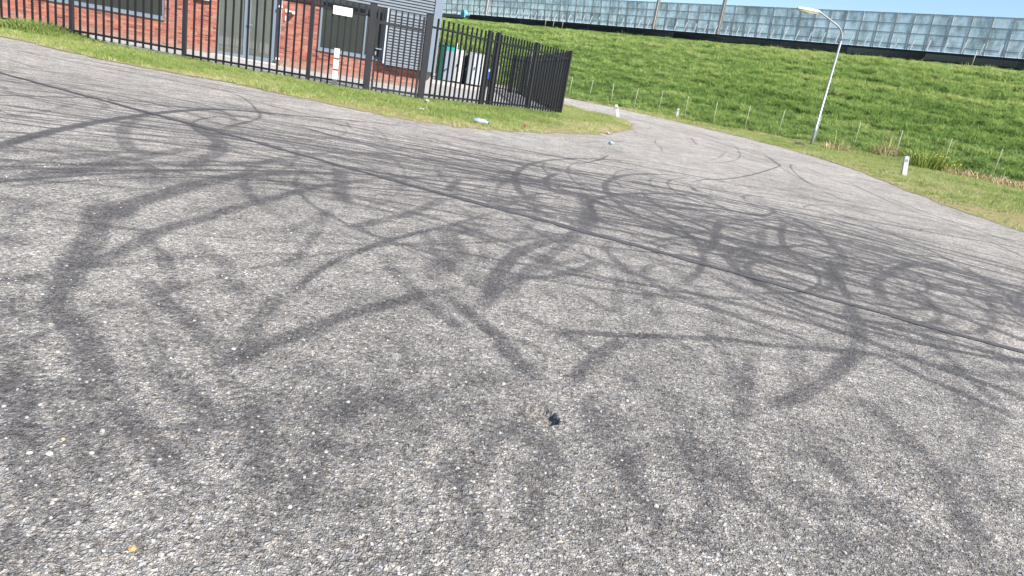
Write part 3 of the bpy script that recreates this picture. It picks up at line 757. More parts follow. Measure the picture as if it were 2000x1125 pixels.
def window(u0, u1, z0, z1, mulls, pane_mat, name='window', fw=.07, sill=True):
    mb = MB(); y0, y1 = .04, .11
    mb.box((u0, y0, z0), (u1, y1, z0 + fw)); mb.box((u0, y0, z1 - fw), (u1, y1, z1))
    mb.box((u0, y0, z0 + fw), (u0 + fw, y1, z1 - fw)); mb.box((u1 - fw, y0, z0 + fw), (u1, y1, z1 - fw))
    w = mb.put(name, M_FRAME, bld)
    xs = [u0 + fw] + [m for mm in mulls for m in (mm - fw / 2, mm + fw / 2)] + [u1 - fw]
    for a, b in zip(xs[::2], xs[1::2]):
        m = MB(); m.box((a - .005, .07, z0 + fw - .005), (b + .005, .085, z1 - fw + .005)); m.put('pane', pane_mat, w)
    for m_ in mulls:
        m = MB(); m.box((m_ - fw / 2, y0 + .003, z0 + fw), (m_ + fw / 2, y1 - .003, z1 - fw)); m.put('mullion', M_FRAME, w)
    if sill:
        m = MB(); m.box((u0 - .03, -.05, z0 - .045), (u1 + .03, .10, z0 - .003)); m.put('sill', M_FRAME, w)
    return w
window(-1.2, 4.38, .80, 2.22, [1.4], M_PANE)
window(8.87, 10.90, .69, 2.20, [10.27], M_PANE)
# door set: fixed light on the left, leaf on the right
window(5.85, 6.72, .05, 2.28, [], M_DOORPANE, 'side_light', .075, False)
mb = MB(); u0, u1, z0, z1, fw = 6.725, 7.55, .06, 2.25, .10
mb.box((u0, .03, z0), (u1, .10, z0 + fw)); mb.box((u0, .03, z1 - fw), (u1, .10, z1)); mb.box((u0, .03, z0 + fw), (u0 + fw, .10, z1 - fw)); mb.box((u1 - fw, .03, z0 + fw), (u1, .10, z1 - fw))
door = mb.put('door', M_FRAME, bld)
m = MB(); m.box((u0 + fw - .005, .06, z0 + fw - .005), (u1 - fw + .005, .075, z1 - fw + .005)); m.put('pane', M_DOORPANE, door)
m = MB(); m.box((6.755, .012, .93), (6.79, .03, 1.17)); m.box((6.76, -.03, 1.055), (6.785, .012, 1.08)); m.box((6.76, -.045, 1.055), (6.90, -.03, 1.08)); m.put('handle', M_STEEL, door, bevel=.004)
mb = MB(); mb.box((7.55, .03, .05), (7.62, .11, 2.28)); mb.put('door_jamb', M_FRAME, bld)
mb = MB(); mb.box((5.80, -.28, -.05), (7.68, .03, .05)); mb.put('doorstep', simple('step_concrete', (.40, .39, .37), .9, var=.15), bld)
# rain pipe with pale brackets
mb = MB(); mb.tube([(7.70, -.06, .0), (7.70, -.06, 2.45)], .042, 12)
dp = mb.put('downpipe', simple('grey_pipe', (.35, .37, .44), .4), bld, smooth=True)
for z in (.16, 1.70):
    m = MB(); m.box((7.645, -.115, z), (7.755, .0, z + .075)); m.put('bracket', M_WHITE, dp, bevel=.008)
# wall camera
m = MB(); m.box((7.83, -.03, 1.60), (7.93, 0, 1.70)); m.box((7.93, -.07, 1.63), (8.06, -.03, 1.67)); cb = m.put('wall_camera', M_WHITE, bld, bevel=.006)
m = MB(); m.box((8.05, -.22, 1.58), (8.13, -.02, 1.67)); m.put('camera_housing', M_WHITE, cb, bevel=.012)
m = MB(); m.box((7.84, -.05, 1.36), (7.87, -.0, 1.50)); m.put('conduit', M_WHITE, cb)
# grey letter box
m = MB(); m.box((5.26, -.11, 1.52), (5.70, .0, 1.84)); lb = m.put('letter_box', simple('letterbox_grey', (.36, .36, .34), .5), bld, bevel=.008)
m = MB(); m.box((5.32, -.116, 1.72), (5.64, -.108, 1.76)); m.put('slot', M_DARK, lb)

# ribbed cladding: overhanging upper storey and the deep panel that drops beside the window
def ribs(u0, u1, z0, z1, yf, pitch=.0865, name='cladding'):
    prof = []; z = z0
    while z + pitch <= z1 + 1e-6:
        prof += [(yf, z + .004), (yf, z + .052), (yf + .050, z + .060), (yf + .050, z + pitch - .006)]
        z += pitch
    prof = [(yf + .02, z0)] + prof + [(yf + .02, z1 + .0)]
    mb = MB()
    for (ya, za), (yb, zb) in zip(prof, prof[1:]):
        mb.face([(u0, ya, za), (u1, ya, za), (u1, yb, zb), (u0, yb, zb)])
    mb.face([(u0, yf + .02, z0), (u0, .0, z0), (u1, .0, z0), (u1, yf + .02, z0)])
    mb.face([(u0, yf + .02, z0), (u0, yf + .02, z1), (u0, .0, z1), (u0, .0, z0)])
    return put(name, mb.mesh(name, M_CLAD, fix=False), bld)
ribs(UL, 12.34, 2.262, 5.98, -.24)
ribs(10.965, 12.34, .618, 2.26, -.24)
m = MB(); m.box((10.905, -.262, .60), (10.96, -.0, 2.26)); m.put('edge_trim', simple('light_trim', (.45, .48, .52), .4), bld, bevel=.004)
m = MB(); m.box((10.96, -.258, .572), (12.34, .0, .612)); m.put('bottom_trim', M_TRIM, bld, bevel=.004)
m = MB(); m.box((12.345, -.27, .57), (12.60, -.02, 6.0)); m.put('corner_trim', M_TRIM, bld, bevel=.006)
m = MB(); m.box((12.34, -.018, -.1), (12.56, .25, .60)); m.put('corner_pier', M_MORTAR, bld)

# ================================================================== BAR FENCES
def bar_mesh(z0, z1, w=.038):
    mb = MB(); mb.box((-w / 2, -w / 2, z0), (w / 2, w / 2, z1 - .012))
    h = w / 2; b = len(mb.v)
    mb.v += [(-h, -h, z1 - .012), (h, -h, z1 - .012), (h, h, z1 - .012), (-h, h, z1 - .012), (0, 0, z1)]
    for i in range(4): mb.f.append((b + i, b + (i + 1) % 4, b + 4)); mb.c.append(None)
    return mb.mesh('bar', M_CHAR)
BAR = bar_mesh(.03, 2.0)
def post_mesh(h, w):
    mb = MB(); mb.box((-w / 2, -w / 2, -.05), (w / 2, w / 2, h - .012)); mb.box((-w / 2 - .006, -w / 2 - .006, h - .012), (w / 2 + .006, w / 2 + .006, h))
    return mb.mesh('post', M_POST, bevel=.004)
POST = post_mesh(2.02, .088); GPOST = post_mesh(2.05, .155)
def run(fence, a, b, nb, dz=0.0, skip=(.10, .10), rails=(.15, 1.77), off=(0, 0, 0)):
    """rails and bars between two posts, in the fence's own coordinates"""
    A = Vector((a[0], a[1], dz)) - Vector(off); B = Vector((b[0], b[1], dz)) - Vector(off); L = (B - A).length; ang = math.atan2(B.y - A.y, B.x - A.x)
    for z in rails:
        mb = MB(); mb.box((0, -.025, z - .024), (L, .025, z + .024)); mb.put('rail', M_CHAR, fence, tuple(A), (0, 0, ang))
    for i in range(nb):
        t = skip[0] / L + (L - skip[0] - skip[1]) / L * (i / max(1, nb - 1))
        p = A.lerp(B, t)
        put('bar', BAR, fence, (p.x, p.y, p.z + random.uniform(-.003, .003)), (random.uniform(-.004, .004), random.uniform(-.004, .004), ang))
def fpost(fence, p, me, off, ang=0, dz=0.0, label=None):
    return put('post', me, fence, (p[0] - off[0], p[1] - off[1], dz - off[2]), (0, 0, ang), label=label)

OL = (-8.72, 17.15, 0.0)
fl = thing('bar_fence', 'long black bar fence in front of the brick wall, left of the gate', 'fence', OL)
run(fl, (-14.30, 17.35), (-11.55, 17.26), 13, .10, (.2, .2), off=OL)
run(fl, (-11.55, 17.26), (-8.76, 17.15), 13, .105, (.21, .21), off=OL)
run(fl, (-8.72, 17.15), (-5.73, 17.19), 15, .0, (.20, .20), off=OL)
run(fl, (-5.73, 17.19), (-4.42, 17.53), 8, .0, (.16, .15), off=OL)
run(fl, (-17.3, 17.45), (-14.30, 17.35), 14, .10, (.2, .2), off=OL)
fpost(fl, (-14.30, 17.35), POST, OL, 0, .1); fpost(fl, (-11.55, 17.26), POST, OL, 0, .1); fpost(fl, (-8.74, 17.15), POST, OL, 0, .05); fpost(fl, (-5.73, 17.19), POST, OL, .1); 
# gate
GL, GR = Vector((-4.36, 17.53, 0)), Vector((-3.14, 17.93, 0))
OG = (GL.x, GL.y, 0.0)
ga = math.atan2(GR.y - GL.y, GR.x - GL.x); gl = (GR - GL).length
gate = thing('fence_gate', 'closed black single gate between two thick square posts in the bar fence', 'gate', OG, ga)
put('gate_post', GPOST, gate, (-.03, 0, 0)); put('gate_post', GPOST, gate, (gl + .04, 0, 0))
mb = MB(); mb.box((.085, -.025, .05), (.135, .025, 1.96)); mb.box((gl - .115, -.025, .05), (gl - .065, .025, 1.96)); mb.box((.135, -.022, .10), (gl - .115, .022, .15)); mb.box((.135, -.024, 1.62), (gl - .115, .024, 1.69))
mb.put('gate_frame', M_POST, gate, bevel=.003)
for i in range(7): put('bar', BAR, gate, (.215 + (gl - .41) * i / 6, 0, .0))
mb = MB(); mb.box((.075, -.05, .86), (.145, .05, 1.14)); lk = mb.put('lock_box', M_POST, gate, bevel=.005)
mb = MB(); mb.box((.10, -.075, 1.035), (.125, -.05, 1.06)); mb.box((.10, -.09, 1.035), (.25, -.075, 1.06)); mb.box((.095, -.06, .90), (.13, -.05, .98)); mb.put('handle', M_STEEL, lk, bevel=.003)
for z in (.12, 1.66):
    mb = MB(); mb.tube([(gl - .055, -.02, z - .04), (gl - .055, -.02, z + .04)], .02, 8); mb.put('hinge', M_STEEL, gate)
# right of the gate
OR = (.57, 23.5, 0.0)
fr = thing('bar_fence', 'black bar fence curving away from the gate right to the corner post', 'fence', OR)
run(fr, (-3.05, 17.98), (-1.77, 19.90), 11, 0, (.24, .17), off=OR)
run(fr, (-1.77, 19.90), (-1.54, 20.20), 2, 0, (.13, .12), off=OR)
run(fr, (-1.54, 20.20), (-.50, 21.98), 13, 0, (.15, .13), off=OR)
run(fr, (-.50, 21.98), (.57, 23.50), 12, 0, (.14, .13), off=OR)
for p, a in (((-1.77, 19.9), .95), ((-1.54, 20.2), 1.0), ((-.5, 21.98), .98), ((.57, 23.5), 1.2)): fpost(fr, p, POST, OR, a)
# side run, going back from the corner
OS = (-.36, 30.6, 0.0)
fs = thing('bar_fence', 'black bar fence going back from the corner post, its bars closing to solid black', 'fence', OS)
side = [(.57, 23.5), (.17, 26.5), (-.26, 30.1), (-.72, 33.9), (-1.28, 38.2)]
for a, b in zip(side, side[1:]): run(fs, a, b, int(math.dist(a, b) / .15), 0, (.13, .13), off=OS)
for p in side[1:]: fpost(fs, p, POST, OS, 1.67)
OB = (-4.5, 39.6, 0.0)
fb = thing('bar_fence', 'black bar fence across the far back of the yard behind the cabinets', 'fence', OB)
back = [(-1.28, 38.2), (-1.98, 39.45), (-4.4, 39.6), (-6.9, 39.75), (-9.4, 39.9)]
for a, b in zip(back, back[1:]): run(fb, a, b, int(math.dist(a, b) / .15), 0, (.13, .13), off=OB)
for p in back[1:]: fpost(fb, p, POST, OB)

# ------------------------------------------------------------------ things in the yard
M_GREEN = simple('dark_green_plastic', (.008, .085, .072), .5, var=.1)
M_TEAL = simple('teal_plastic', (.03, .42, .32), .45, var=.05)
M_GREYD = simple('grey_door', (.30, .34, .42), .5, var=.06)
M_LGREY = simple('light_grey_steel', (.55, .59, .64), .5, var=.05)
M_WST = simple('white_steel', (.56, .56, .55), .5, var=.04, dirt=((.34, .32, .27), .5))
M_BLUE = simple('blue_plastic', (.02, .10, .42), .4, var=.08)
M_BLK = simple('black_rubber', (.014, .014, .016), .6)
toilet = thing('portable_toilet', 'dark green portable toilet with grey door and teal header at the back of the yard', 'toilet', (-5.36, 37.9, .062), R(-6))
mb = MB(); mb.box((-.40, -.40, 0), (-.36, .40, 1.74)); mb.box((-.36, .36, 0), (.42, .40, 1.74)); mb.box((.38, -.40, 0), (.42, .36, 1.74)); mb.box((-.40, -.44, -.02), (.42, .42, .06)); mb.put('cabin', M_GREEN, toilet)
mb = MB(); mb.box((-.395, -.405, .06), (-.05, -.36, 1.74)); mb.put('front_panel', M_GREEN, toilet, bevel=.01)
mb = MB(); mb.box((-.045, -.42, .06), (.40, -.385, 1.56)); d = mb.put('door', M_GREYD, toilet, bevel=.01)
mb = MB(); mb.box((.0, -.45, .52), (.05, -.42, .58)); mb.box((.08, -.45, .60), (.12, -.42, .66)); mb.put('latch', M_BLK, d)
mb = MB(); mb.box((-.045, -.425, 1.565), (.40, -.38, 1.735)); mb.put('header', M_TEAL, toilet)
mb = MB(); mb.box((-.42, -.43, 1.742), (.44, .42, 1.80)); mb.put('roof', M_GREEN, toilet, bevel=.015)
mb = MB(); mb.tube([(.44, -.3, 1.2), (.44, -.3, 1.98)], .05, 10); mb.put('vent_pipe', M_WHITE, toilet, smooth=True)
def cabinet(x, y, w, dp, h, label, rz, side_mat, lm=None):
    c = thing('steel_cabinet', label, 'cabinet', (x, y, .062), rz, 'white steel cabinets in the yard')
    m = MB(); m.box((-w / 2, -dp / 2 + .04, .08), (w / 2, dp / 2, h)); m.put('carcass', side_mat, c, bevel=.008)
    m = MB(); m.box((-w / 2 + .004, -dp / 2, .10), ((.18 if not lm else -.12) * w - .006, -dp / 2 + .036, h - .01)); d1_ = m.put('door', lm or M_WST, c, bevel=.006)
    m = MB(); m.box(((.18 if not lm else -.12) * w, -dp / 2, .10), (w / 2 - .004, -dp / 2 + .036, h - .01)); m.put('door', M_LGREY if side_mat is M_WST else M_WST, c, bevel=.006)
    m = MB(); m.box((w * .10, -dp / 2 - .03, h * .5), (w * .14, -dp / 2, h * .5 + .14)); m.put('handle', M_BLK, d1_)
    m = MB(); m.box((-w / 2 + .03, -dp / 2 + .06, 0), (w / 2 - .03, dp / 2 - .03, .08)); m.put('plinth', M_BLK, c)
    m = MB(); m.box((-w / 2 - .015, -dp / 2 - .01, h), (w / 2 + .015, dp / 2 + .01, h + .03)); m.put('lid', side_mat, c, bevel=.006)
cabinet(-4.77, 37.9, .41, .6, 1.66, 'narrow white steel cabinet standing right of the green toilet', R(-14), M_WST)
cabinet(-3.90, 37.9, .72, .7, 1.64, 'wide white steel cabinet with a grey left door, right of the dark gap', R(-8), M_WST, simple('cabinet_grey', (.33, .36, .40), .5))
lk2 = thing('gap_backing', 'tall black locker added to darken the gap between the two white cabinets', 'backing', (-4.44, 38.5, .062), R(-6))  # black box added only to make the gap between the cabinets dark
m = MB(); m.box((-.16, -.2, 0), (.16, .2, 1.5)); m.put('carcass', M_BLK, lk2, bevel=.01)
m = MB(); m.box((-.14, -.215, .08), (.14, -.2, 1.45)); m.put('door', M_BLK, lk2, bevel=.005)
m = MB(); m.box((.06, -.23, .7), (.09, -.215, .85)); m.put('handle', M_LGREY, lk2)
cart = thing('hand_trolley', 'blue and white box on a small black wheeled trolley right of the white cabinets', 'trolley', (-3.14, 38.3, .035), R(-10))
mb = MB(); mb.box((-.17, -.15, .50), (.10, .2, 1.04)); mb.put('blue_box', M_BLUE, cart, bevel=.02)
mb = MB(); mb.box((.105, -.15, .50), (.24, .2, 1.06)); mb.put('white_panel', M_WST, cart, bevel=.02)
mb = MB(); mb.box((-.13, -.155, .88), (.06, -.15, 1.02)); mb.put('label_patch', M_WST, cart)
mb = MB(); mb.box((-.20, -.18, .16), (.26, .22, .22)); mb.tube([(-.17, .2, .2), (-.17, .2, .52)], .02, 6); mb.tube([(.2, .2, .2), (.2, .2, .52)], .02, 6); mb.box((-.05, -.1, .22), (.12, .1, .49)); mb.put('chassis', M_BLK, cart)
for x in (-.2, .2):
    m = MB(); m.tube([(x - .03, -.02, .13), (x + .03, -.02, .13)], .13, 14); m.put('wheel', M_BLK, cart, smooth=False)
bn = thing('waste_bin', 'small black wheeled bin by the side fence at the back of the yard', 'bin', (-1.02, 33.6, .033), R(5))
mb = MB(); mb.prism([(-.15, .06), (.15, .06), (.19, .52), (-.19, .52)], 1, -.18, .18); mb.put('tub', M_BLK, bn, bevel=.01)
mb = MB(); mb.box((-.21, -.21, .525), (.21, .2, .57)); mb.put('lid', M_BLK, bn, bevel=.012)
for x in (-.14, .14):
    m = MB(); m.tube([(x - .02, -.17, .055), (x + .02, -.17, .055)], .055, 10); m.put('wheel', M_WST, bn)
# pale stand-in for a lit side fence post face; the light is in its colour
pl = thing('lit_post_face', 'pale galvanised stand-in painted as the lit face of a side fence post', 'pole', (-.86, 33.0, .033))
mb = MB(); mb.tube([(0, 0, 0), (0, 0, 2.02)], .045, 10); mb.put('tube', simple('sunlit', (.50, .51, .50), .5, metal=.3), pl, smooth=True)
mb = MB(); mb.box((-.09, -.09, 0), (.09, .09, .015)); mb.put('base_plate', M_STEEL, pl)
# white sign board tied to the fence
sg = thing('sign_board', 'blank white sign board fixed high on the bar fence left of the gate', 'sign', (-5.06, 17.33, 0), R(14))
mb = MB(); mb.box((-.222, -.045, 1.65), (.222, -.033, 1.84)); mb.put('board', M_SIGNW, sg, bevel=.003)
for x in (-.18, .18):
    m = MB(); m.box((x - .012, -.033, 1.73), (x + .012, .0, 1.77)); m.put('clip', M_STEEL, sg)
# white segmented post behind the fence
wp = thing('marker_post', 'tall white banded marker post standing against the bar fence under the white sign', 'post', (-5.08, 17.20, .02), R(10), 'white roadside marker posts')
z = .16
for h in (.24, .255, .255):
    m = MB(); m.box((-.062, -.05, z), (.062, .05, z + h - .034)); m.put('segment', M_WST, wp, bevel=.006); z += h
m = MB(); m.box((-.056, -.044, .0), (.056, .044, z - .03)); m.put('core', simple('grey_core', (.09, .09, .085), .8), wp)

# ================================================================== ROADSIDE
def marker(x, y, h, lean_x, lean_y, label):
    t = thing('marker_post', label, 'post', (x, y, -.03), 0, 'white roadside marker posts')
    m = MB(); m.prism([(-.075, 0), (.075, 0), (.068, h - .03), (.05, h), (-.05, h), (-.068, h - .03)], 1, -.05, .05)
    o = m.put('body', M_WST, t, bevel=.008); o.rotation_euler = (lean_x, lean_y, 0)
    m = MB(); m.box((-.045, -.054, h - .16), (.045, -.0505, h - .08)); c = m.put('reflector', simple('faded_reflector', (.30, .28, .26), .3), t); c.rotation_euler = (lean_x, lean_y, 0)
marker(10.99, 21.39, .66, 0, R(-9), 'white roadside marker post on the right verge beside the yellow weeds')
marker(8.34, 45.2, .70, 0, 0, 'small upright white marker post far off at the foot of the green slope')
marker(3.02, 28.6, .60, R(4), R(-20), 'white marker post leaning left on the grass tip by the fence corner')

# street lamp
M_GALV = simple('lamp_grey', (.40, .42, .45), .4, metal=.35, var=.06)
lamp = thing('street_lamp', 'tall pale grey street lamp with bent arm at the right road edge', 'street lamp', (13.71, 36.45, 0))
D = Vector((-.9, -.43, 0)).normalized()
pts = [Vector((0, 0, -.1)), Vector((0, 0, 1.0)), Vector((0, 0, 1.02)), Vector((0, 0, 5.15))]
arm = [(.02, 5.30), (.10, 5.48), (.26, 5.64), (.47, 5.75), (1.19, 5.96), (1.75, 6.11), (1.9, 6.14)]
mb = MB(); mb.tube(pts, [.078, .074, .056, .048], 14); mb.put('pole', M_GALV, lamp, smooth=True)
mb = MB(); mb.tube([Vector((0, 0, 5.14))] + [D * r + Vector((0, 0, z)) for r, z in arm], [.047, .046, .044, .042, .04, .038, .037, .037], 12); mb.put('arm', M_GALV, lamp, smooth=True)
hd = MB(); sec = [(1.80, .05, .05, .0), (1.95, .11, .09, .0), (2.5, .15, .11, -.02), (3.05, .13, .09, -.03), (3.22, .06, .05, -.03)]
side_ = Vector((-D.y, D.x, 0)); b = 0
for r, w, h, dz in sec:
    zc = 6.13 + dz + (r - 1.8) * -.03
    for a, c in ((-1, -.15), (-.6, .8), (.6, .8), (1, -.15)):
        p = D * r + side_ * (w * a) + Vector((0, 0, zc + h * c)); hd.v.append(tuple(p))
for i in range(len(sec) - 1):
    for j in range(4):
        hd.f.append((i * 4 + j, i * 4 + (j + 1) % 4, i * 4 + 4 + (j + 1) % 4, i * 4 + 4 + j)); hd.c.append(None)
hd.f += [(0, 1, 2, 3), (16, 17, 18, 19)]; hd.c += [None, None]
lh = hd.put('lamp_head', simple('lamp_shell', (.62, .60, .56), .45), lamp)
lb_ = MB(); b = 0
for r, w, zt, zb in ((1.98, .10, -.02, -.10), (2.5, .14, -.035, -.16), (3.08, .11, -.05, -.12)):
    zc = 6.13 + (r - 1.8) * -.03
    for a, z in ((-1, zt), (-.6, zb), (.6, zb), (1, zt)): lb_.v.append(tuple(D * r + side_ * w * a + Vector((0, 0, zc + z))))
for i in range(2):
    for j in range(4): lb_.f.append((i * 4 + j, i * 4 + (j + 1) % 4, i * 4 + 4 + (j + 1) % 4, i * 4 + 4 + j)); lb_.c.append(None)
lb_.f += [(0, 1, 2, 3), (8, 9, 10, 11)]; lb_.c += [None, None]
lb_.put('lens', simple('lamp_lens', (.46, .43, .34), .25), lh)
mb = MB(); mb.box((-.012, -.088, .45), (.05, -.079, .85)); mb.put('hatch', M_GALV, lamp)

# wire fence at the foot of the slope
wf = thing('wire_fence', 'thin wire fence on pale stakes along the foot of the green slope', 'fence', tuple(sn(24, 36.6, 0)))
o0 = sn(24, 36.6, 0)
M_STAKE = simple('pale_stake', (.36, .37, .27), .8, var=.15)
mb = MB(); mb.tube([(0, 0, -.15), (0, 0, 1.46)], .019, 7); STK = mb.mesh('stake', M_STAKE, smooth=True)
for s in (-2.0, 2.1, 6.1, 8.2, 10.28, 12.39, 14.6, 16.71, 18.84, 21.01, 23.13, 25.38, 27.49, 29.63, 31.74, 33.84, 35.99, 38.15, 40.3, 42.5, 44.6, 46.8):
    p = sn(s, 36.6 + random.uniform(-.06, .06), .05) - o0
    put('stake', STK, wf, tuple(p), (random.uniform(-.035, .035), random.uniform(-.035, .035), 0), (1, 1, random.uniform(.94, 1.06)))
mb = MB()
for z in (.25, .5, .75, 1.0, 1.25, 1.42):
    mb.tube([sn(-2, 36.62, z + .05) - o0, sn(46.8, 36.62, z + .05) - o0], .0032, 4)
put('wire', mb.mesh('wire', simple('fence_wire', (.32, .33, .30), .5, metal=.5)), wf, kind='stuff')

# ================================================================== RAILWAY EDGE
BA = math.atan2(SD[1], SD[0])       # local x runs along the embankment, local y towards the viewer
bc = sn(45, 57.2, 0)
rw = thing('retaining_wall', 'long low black retaining wall along the top of the green slope', 'wall', (bc.x, bc.y, 7.0), BA)
M_RW = simple('black_concrete', (.012, .013, .017), .75, var=.3, scale=.7, dirt=((.02, .021, .024), .5))
edges = [-57.5]
while edges[-1] < 35.9: edges.append(min(35.95, edges[-1] + 5.9))
for a, b in zip(edges, edges[1:]):
    m = MB(); m.box((a + .012, -.15, -.35), (b - .012, .15, .594)); m.put('panel', M_RW, rw, bevel=.01)
rl = thing('railing', 'pale steel railing of slanted struts and thin rails on the black wall by the railway', 'railing', (bc.x, bc.y, 7.594), BA)
M_RAILW = simple('pale_strut', (.82, .83, .82), .5, var=.05)
mb = MB(); mb.box((-.05, -.02, -.02), (.05, .02, .86)); STR = mb.mesh('strut', M_RAILW)
s = 17.12 - 45 - 1.18 * 6
while s < 35.6:
    put('strut', STR, rl, (s, 0, 0), (R(15), 0, R(random.uniform(-3, 3)))); s += 1.18
for z in (.28, .52, .80):
    m = MB(); m.tube([(-35, -.27 * z, z), (35.6, -.27 * z, z)], .011, 5); m.put('rail', simple('rail_steel', (.42, .45, .48), .5), rl)

nb_ = thing('noise_barrier', 'long tall glass noise barrier of blue grey panes in steel bays along the railway', 'barrier', (*sn(45, 61.4, 0)[:2], 7.42), BA)
k = NT('barrier_glass'); P = k.pos(coord='object')
wv = k.n('ShaderNodeTexWave', wave_type='BANDS', bands_direction='X', wave_profile='SIN'); k.l(P, wv.inputs[0]); wv.inputs['Scale'].default_value = 4.2
oi = k.n('ShaderNodeObjectInfo')
drt = k.ramp(k.math('ADD', k.noise(k.pos((1.2, 1.2, .5)), 1.4, 6, .72), k.math('MULTIPLY_ADD', oi.outputs['Random'], .16, -.08)), [(.40, 0), (.72, 1.0)])
tl = k.n('ShaderNodeBsdfTranslucent'); tr = k.n('ShaderNodeBsdfTransparent'); k.val(tr.inputs[0], k.mix(drt, (.88, .92, .92), (.60, .65, .65)))
k.base(k.mix(drt, (.33, .44, .45), (.22, .28, .27))); k.set(rough=.12, spec=.5)
k.val(tl.inputs[0], k.mix(drt, (.70, .74, .73), (.32, .35, .34)))
m2 = k.n('ShaderNodeMixShader'); m2.inputs[0].default_value = .6; k.l(k.b.outputs[0], m2.inputs[1]); k.l(tl.outputs[0], m2.inputs[2])
mx = k.n('ShaderNodeMixShader')
stripe = k.ramp(wv.outputs['Fac'], [(.55, .30), (.75, .50)])
k.l(k.math('ADD', stripe, k.math('MULTIPLY', drt, .14)), mx.inputs[0]); k.l(tr.outputs[0], mx.inputs[1]); k.l(m2.outputs[0], mx.inputs[2]); k.l(mx.outputs[0], k.out.inputs[0])
M_GLASS = k.m
M_BST = simple('barrier_steel', (.44, .445, .44), .5, var=.08)
LEAN = .13
def bz(z): return Vector((0, LEAN * (z - 7.42), z - 7.42))       # leans towards the viewer
zr = [7.46, 8.10, 8.48, 9.29, 10.0, 10.74]
la = -math.atan(LEAN); ln = math.sqrt(1 + LEAN ** 2)
SP = 1.39
mb = MB(); mb.box((-.042, -.08, 0), (.042, .08, (10.78 - 7.42) * ln)); PST = mb.mesh('post', M_BST)
mb = MB(); mb.box((-.028, -.03, 0), (.028, .03, (9.29 - 7.42) * ln)); PST2 = mb.mesh('door_post', M_BST)
pan = []
for a, b in zip(zr, zr[1:]):
    m = MB(); m.box((.05, -.008, .03), (SP - .05, .008, (b - a) * ln - .03)); pan.append(m.mesh('pane', M_GLASS))
m = MB(); m.box((.056, -.035, -.036), (SP - .056, .035, .036)); TRN = m.mesh('transom', M_BST)
for kk in range(-9, 55):
    s = 19.21 + kk * SP - 45
    put('post', PST, nb_, (s, 0, 0), (la, 0, 0))
    put('brace', PST2, nb_, (s + .20, 0.0, 0), (la, 0, 0))
    for i, z in enumerate(zr):
        if 7 < z < 8 or z == 8.10: continue
        q = bz(z); put('transom', TRN, nb_, (s, q.y, q.z), (la, 0, 0))
    for i, (a, b) in enumerate(zip(zr, zr[1:])):
        if i in (0,):   # lowest two rows read as one tall pane
            continue
        q = bz(a); put('pane', pan[i], nb_, (s, q.y, q.z), (la, 0, 0))
    q = bz(7.46); put('pane', pan[0], nb_, (s, q.y, q.z), (la, 0, 0))
# masts of the overhead line
M_MAST = simple('mast_galv', (.42, .39, .36), .6, var=.15, scale=2, dirt=((.25, .18, .13), .5))
M_MASTD = simple('mast_dark', (.10, .11, .12), .6, var=.15)
def mast(s, label):
    c = sn(s, 58.5, 7.42)
    t = thing('catenary_mast', label, 'mast', tuple(c), BA, 'railway catenary masts')
    m = MB(); m.box((-.13, -.13, 0), (.13, -.112, 7.2)); m.box((-.13, .112, 0), (.13, .13, 7.2)); m.box((-.011, -.112, 0), (.011, .112, 7.2)); m.put('column', M_MAST, t)
    m = MB(); m.box((-.22, -.22, 0), (.22, .22, .05)); m.put('base_plate', M_MAST, t)
    m = MB(); m.tube([(0, -.13, 6.2), (0, -2.6, 6.5)], .04, 6); m.tube([(0, -.13, 5.3), (0, -2.6, 6.45)], .03, 6); m.put('cantilever', M_MASTD, t)
    m = MB(); m.tube([(.0, .15, 1.9), (.12, .35, 2.4), (.05, .5, 2.9)], .02, 5); m.box((-.09, .13, .6), (.09, .25, .85)); m.put('cable_bracket', M_MASTD, t)
mast(50.43, 'steel railway mast rising past the noise barrier, left of the two in the middle')
mast(42.47, 'steel railway mast with a small curved bracket, between the left mast and the street lamp')
mast(79.3, 'faint railway mast at the far left end of the black retaining wall')
wl = thing('overhead_wires', 'thin railway wires strung across the blue sky above the noise barrier', 'wires', (*sn(45, 60.5, 0)[:2], 11.2), BA)
M_WIRE = simple('wire_dark', (.12, .14, .17), .6)
for yy, z0, sag in ((0, 1.0, .12), (.3, 2.4, .35), (-1.5, 3.2, .2), (-1.2, 1.35, .1)):
    m = MB(); xs = np.linspace(-62, 60, 62); m.tube([(x, yy, z0 - sag * math.cos(x * .2)) for x in xs], .010, 4); m.put('wire', M_WIRE, wl)
# little things along the crest
dm = thing('utility_cabinet', 'small round topped teal cabinet at the left end of the black wall on the crest', 'cabinet', tuple(sn(82.3, 57.1, 7.12)), BA)
prof = [(-.46, 0), (.46, 0), (.46, .55), (.36, .78), (.14, .92), (-.14, .92), (-.36, .78), (-.46, .55)]
m = MB(); m.prism(prof, 1, -.3, .3); m.put('shell', simple('teal_paint', (.10, .30, .36), .5), dm)
m = MB(); m.box((-.28, .30, .1), (.28, .315, .55)); m.put('door', simple('teal_door', (.05, .20, .27), .5), dm)
for s, lab in ((65.0, 'thin pale stake before the black wall, leftmost of three together'), (63.6, 'thin pale stake before the black wall, middle of three together'), (62.05, 'thin pale stake before the black wall, rightmost of three together'), (19.5, 'lone thin pale stake before the black wall near the right picture edge')):
    t = thing('stake', lab, 'stake', tuple(sn(s, 56.6, 6.75)), BA, 'thin stakes on the slope crest')
    m = MB(); m.tube([(0, 0, 0), (0, 0, 1.1)], .03, 7); m.put('shaft', M_STAKE, t, smooth=True)
    m = MB(); m.tube([(0, 0, 1.1), (0, 0, 1.13)], .036, 7); m.put('cap', M_STAKE, t)

